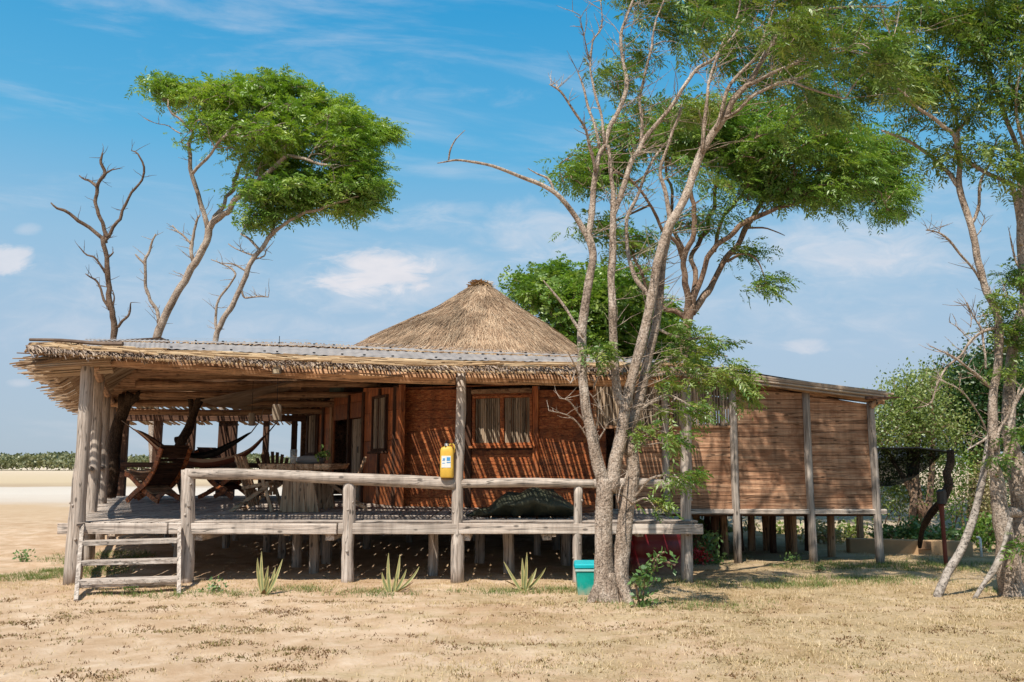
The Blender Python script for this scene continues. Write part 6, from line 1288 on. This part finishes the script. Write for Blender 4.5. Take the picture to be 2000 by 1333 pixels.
b = onz(1830, 1168); mb = MB(); S = smooth_path([(at(1829, 1170, b.y), pxr(8.16, b.y)), (at(1850, 1120, b.y + .05), pxr(7.82, b.y)), (at(1877, 1075, b.y + .1), pxr(7.48, b.y)), (at(1900, 1015, b.y + .15), pxr(7.14, b.y)), (at(1918, 940, b.y + .2), pxr(6.80, b.y)), (at(1932, 860, b.y + .2), pxr(6.12, b.y)), (at(1940, 800, b.y + .2), pxr(5.44, b.y)), (at(1944, 745, b.y + .2), pxr(6, b.y))], 5)
mb.tube([a for a, _ in S], [r for _, r in S], 10, .12, 4); tag(mb.build('leaning_pole', M['dead'], smooth=True, loc=(b.x, b.y, 0)), 'bleached pale dead pole leaning against the gnarled right-hand tree', 'pole')
b = onz(1905, 1172); mb = MB(); S = smooth_path([(at(1902, 1172, b.y), pxr(4.08, b.y)), (at(1922, 1140, b.y), pxr(4.08, b.y)), (at(1940, 1115, b.y), pxr(7, b.y)), (at(1952, 1092, b.y), pxr(6.5, b.y)), (at(1962, 1060, b.y), pxr(4.08, b.y)), (at(1970, 1030, b.y), pxr(5, b.y)), (at(1975, 1012, b.y), pxr(3, b.y))], 5)
mb.tube([a for a, _ in S], [r for _, r in S], 9, .15, 5); tag(mb.build('fallen_branch', M['dead'], smooth=True, loc=(b.x, b.y, 0)), 'short curved pale dead branch propped at the foot of the gnarled tree', 'branch')
w0 = onz(1660, 1078); w1 = onz(1902, 1088); wl = thing('block_wall', 'low sandy block garden wall with two brown patches on the right', 'wall', ((w0.x + w1.x) / 2, w0.y, 0)); hw = at(1790, 1054, (w0.y + w1.y) / 2).z
mb = MB(); mb.hexa([(w0.x, w0.y, -.05), (w1.x, w1.y, -.05), (w1.x, w1.y + .2, -.05), (w0.x, w0.y + .2, -.05), (w0.x, w0.y, hw * .92), (w1.x, w1.y, hw), (w1.x, w1.y + .2, hw), (w0.x, w0.y + .2, hw * .92)]); mb.build('body', M['stucco'], wl, bevel=.015)
for a, b, t0, t1 in ((1672, 1692, 1054, 1070), (1795, 1817, 1058, 1073)):
    f = (at(a, 1060, w0.y).x - w0.x) / (w1.x - w0.x); yw = w0.y + (w1.y - w0.y) * f; p = at(a, t1, yw - .004); q = at(b, t0, yw - .004); mb = MB(); mb.box(((p.x + q.x) / 2, yw - .004, (p.z + q.z) / 2), (q.x - p.x, .012, q.z - p.z), math.atan2(w1.y - w0.y, w1.x - w0.x), j=.01); mb.build('patch', M['stucco_patch'], wl)
p = onz(1917, 1087); q = at(1917, 1050, p.y); mb = MB(); mb.tube([(p.x, p.y, -.05), (p.x, p.y, q.z - .02)], .022, 8); mb.tube([(p.x, p.y, q.z - .02), (p.x - .02, p.y, q.z), (p.x - .07, p.y, q.z)], .022, 8); tag(mb.build('stand_pipe', M['pipe'], smooth=True, loc=(p.x, p.y, 0)), 'short white stand pipe with bent top right of the block wall', 'pipe')
# sand hump between the wing stilts is part of the ground; scattered stones skipped
# ------------------------------------------------------------------ grass, weeds (nobody could count them)
def blades(n, region, dens, hmin, hmax, width, mats, name, label, tuft=6, spread=.03, varf=None):
    Q = []; V = []; k = 0; guard = 0
    while k < n and guard < n * 12:
        guard += 1; x, y = region(); 
        if random.random() > dens(x, y): continue
        k += 1; z = gz(x, y) - .004; vb = random.gauss(.55, .18)
        for _ in range(tuft):
            a = random.uniform(0, 2 * math.pi); px_, py_ = x + random.gauss(0, spread), y + random.gauss(0, spread); h = random.uniform(hmin, hmax); lean = random.uniform(.3, 1.6) * h; w = width * random.uniform(.6, 1.3)
            dx, dy = math.cos(a), math.sin(a); p0 = (px_, py_, z); p1 = (px_ + dx * lean, py_ + dy * lean, z + h); sx, sy = -dy * w, dx * w
            Q.append([(p0[0] - sx, p0[1] - sy, z), (p0[0] + sx, p0[1] + sy, z), (p1[0] + sx * .3, p1[1] + sy * .3, p1[2]), (p1[0] - sx * .3, p1[1] - sy * .3, p1[2])]); V.append(min(1, max(0, vb + random.gauss(0, .12))))
    o = np_quads(name, np.array(Q), np.array(V), M[mats], loc=(0, 12, 0)); o['kind'] = 'stuff'; o['label'] = label; return o
def dens_dry(x, y):
    n_ = noise.noise(Vector((x * .9, y * 1.6, 7))) + .5 * noise.noise(Vector((x * 2.8, y * 4, 3))); base = .035 + .07 * max(0, min(1, (x + 2.0) / 4)) + .34 * max(0, n_ - .12)
    if 12.2 < y < 13.3: base += .12
    if y < 9.2 and x < -1: base *= .45
    if 13.2 < y < 23 and x < 6.4: base *= .15
    return base
blades(17000, lambda: (random.uniform(-9.5, 9.5), 5.8 + 12.2 * random.random() ** 1.5), dens_dry, .012, .04, .0035, 'grass', 'dry_grass', 'short dry straw-coloured grass on the sandy ground', 6, .045)
def dens_green(x, y):
    d = 0
    for cx_, cy_, rx, ry, k in ((-6.9, 14.2, .9, .8, .9), (-7.6, 13.4, 1.0, .5, .8), (-7.6, 16.5, 1.0, 1.2, .4), (-4.4, 11.8, 1.4, .25, .7), (-3.0, 12.3, .6, .3, .6), (-1.8, 12.0, .8, .4, .4), (.3, 12.1, 1.3, .4, .6), (3.9, 12.7, 1.0, .4, .9), (2.4, 12.9, 1.1, .5, .45), (5.6, 15.0, 1.4, .6, .7), (7.0, 15.0, 1.6, .8, .6), (5.0, 13.2, 1.6, .7, .35), (7.2, 12.2, 1.2, .4, .5), (-8, 23, 3, 2, .5), (0, 26, 4, 2, .4), (3.0, 16.4, 1.5, .7, .3), (2.0, 11.0, 1.4, .5, .3)):
        e = ((x - cx_) / rx) ** 2 + ((y - cy_) / ry) ** 2
        if e < 1: d = max(d, k * (1 - e) + .05)
    return d * (.4 + .9 * max(0, noise.noise(Vector((x * 3, y * 3, 1))) + .3))
blades(6500, lambda: (random.uniform(-9.5, 9), random.uniform(10.5, 18) if random.random() < .93 else random.uniform(18, 27)), dens_green, .02, .07, .004, 'green_grass', 'green_grass', 'patches of greener grass around the house', 6, .05)
def dens_weed(x, y):
    n_ = noise.noise(Vector((x * 1.3, y * 2.6, 17))) + .4 * noise.noise(Vector((x * 5, y * 6, 3)))
    left = 1 if x < -1.5 else .6
    return max(0, n_ - .02) * 1.1 * left * (1 if y < 11.5 else .2) + .01
blades(4200, lambda: (random.uniform(-7, 7), 5.8 + 6.4 * random.random() ** 1.3), dens_weed, .006, .026, .007, 'weed', 'brown_weeds', 'low brown withered weeds scattered on the sand', 7, .028)

# fallen leaves and twigs: litter at the feet of trees and posts
P = []
for cx_, cy_, sd, n_ in ((b_x, b_y, s_, k_) for b_x, b_y, s_, k_ in ((1.3, 11.0, .9, 420), (6.6, 11.6, 1.0, 420), (2.2, 12.6, 1.2, 300), (4.5, 14.2, 1.6, 420), (-1.5, 12.7, 1.6, 160), (-4.6, 12.3, 1.2, 160), (0, 9.5, 3.5, 420), (3.5, 9.0, 2.5, 300))):
    for _ in range(n_): x, y = random.gauss(cx_, sd), random.gauss(cy_, sd * .7); P.append((x, y, gz(x, y) + .006))
P = np.array(P); N = len(P); a = rng.uniform(0, 6.283, N); d = np.stack([np.cos(a), np.sin(a), rng.normal(0, .15, N)], 1); sd_ = np.stack([-np.sin(a), np.cos(a), rng.normal(0, .3, N)], 1); L = rng.uniform(.012, .045, N)[:, None]; w = sd_ * L * rng.uniform(.15, .4, N)[:, None]
o = np_quads('leaf_litter', np.stack([P, P + d * L * .5 + w, P + d * L, P + d * L * .5 - w], 1), rng.random(N), M['weed'], loc=(0, 12, 0)); o['kind'] = 'stuff'; o['label'] = 'fallen dry leaves and bits of twig on the sand'
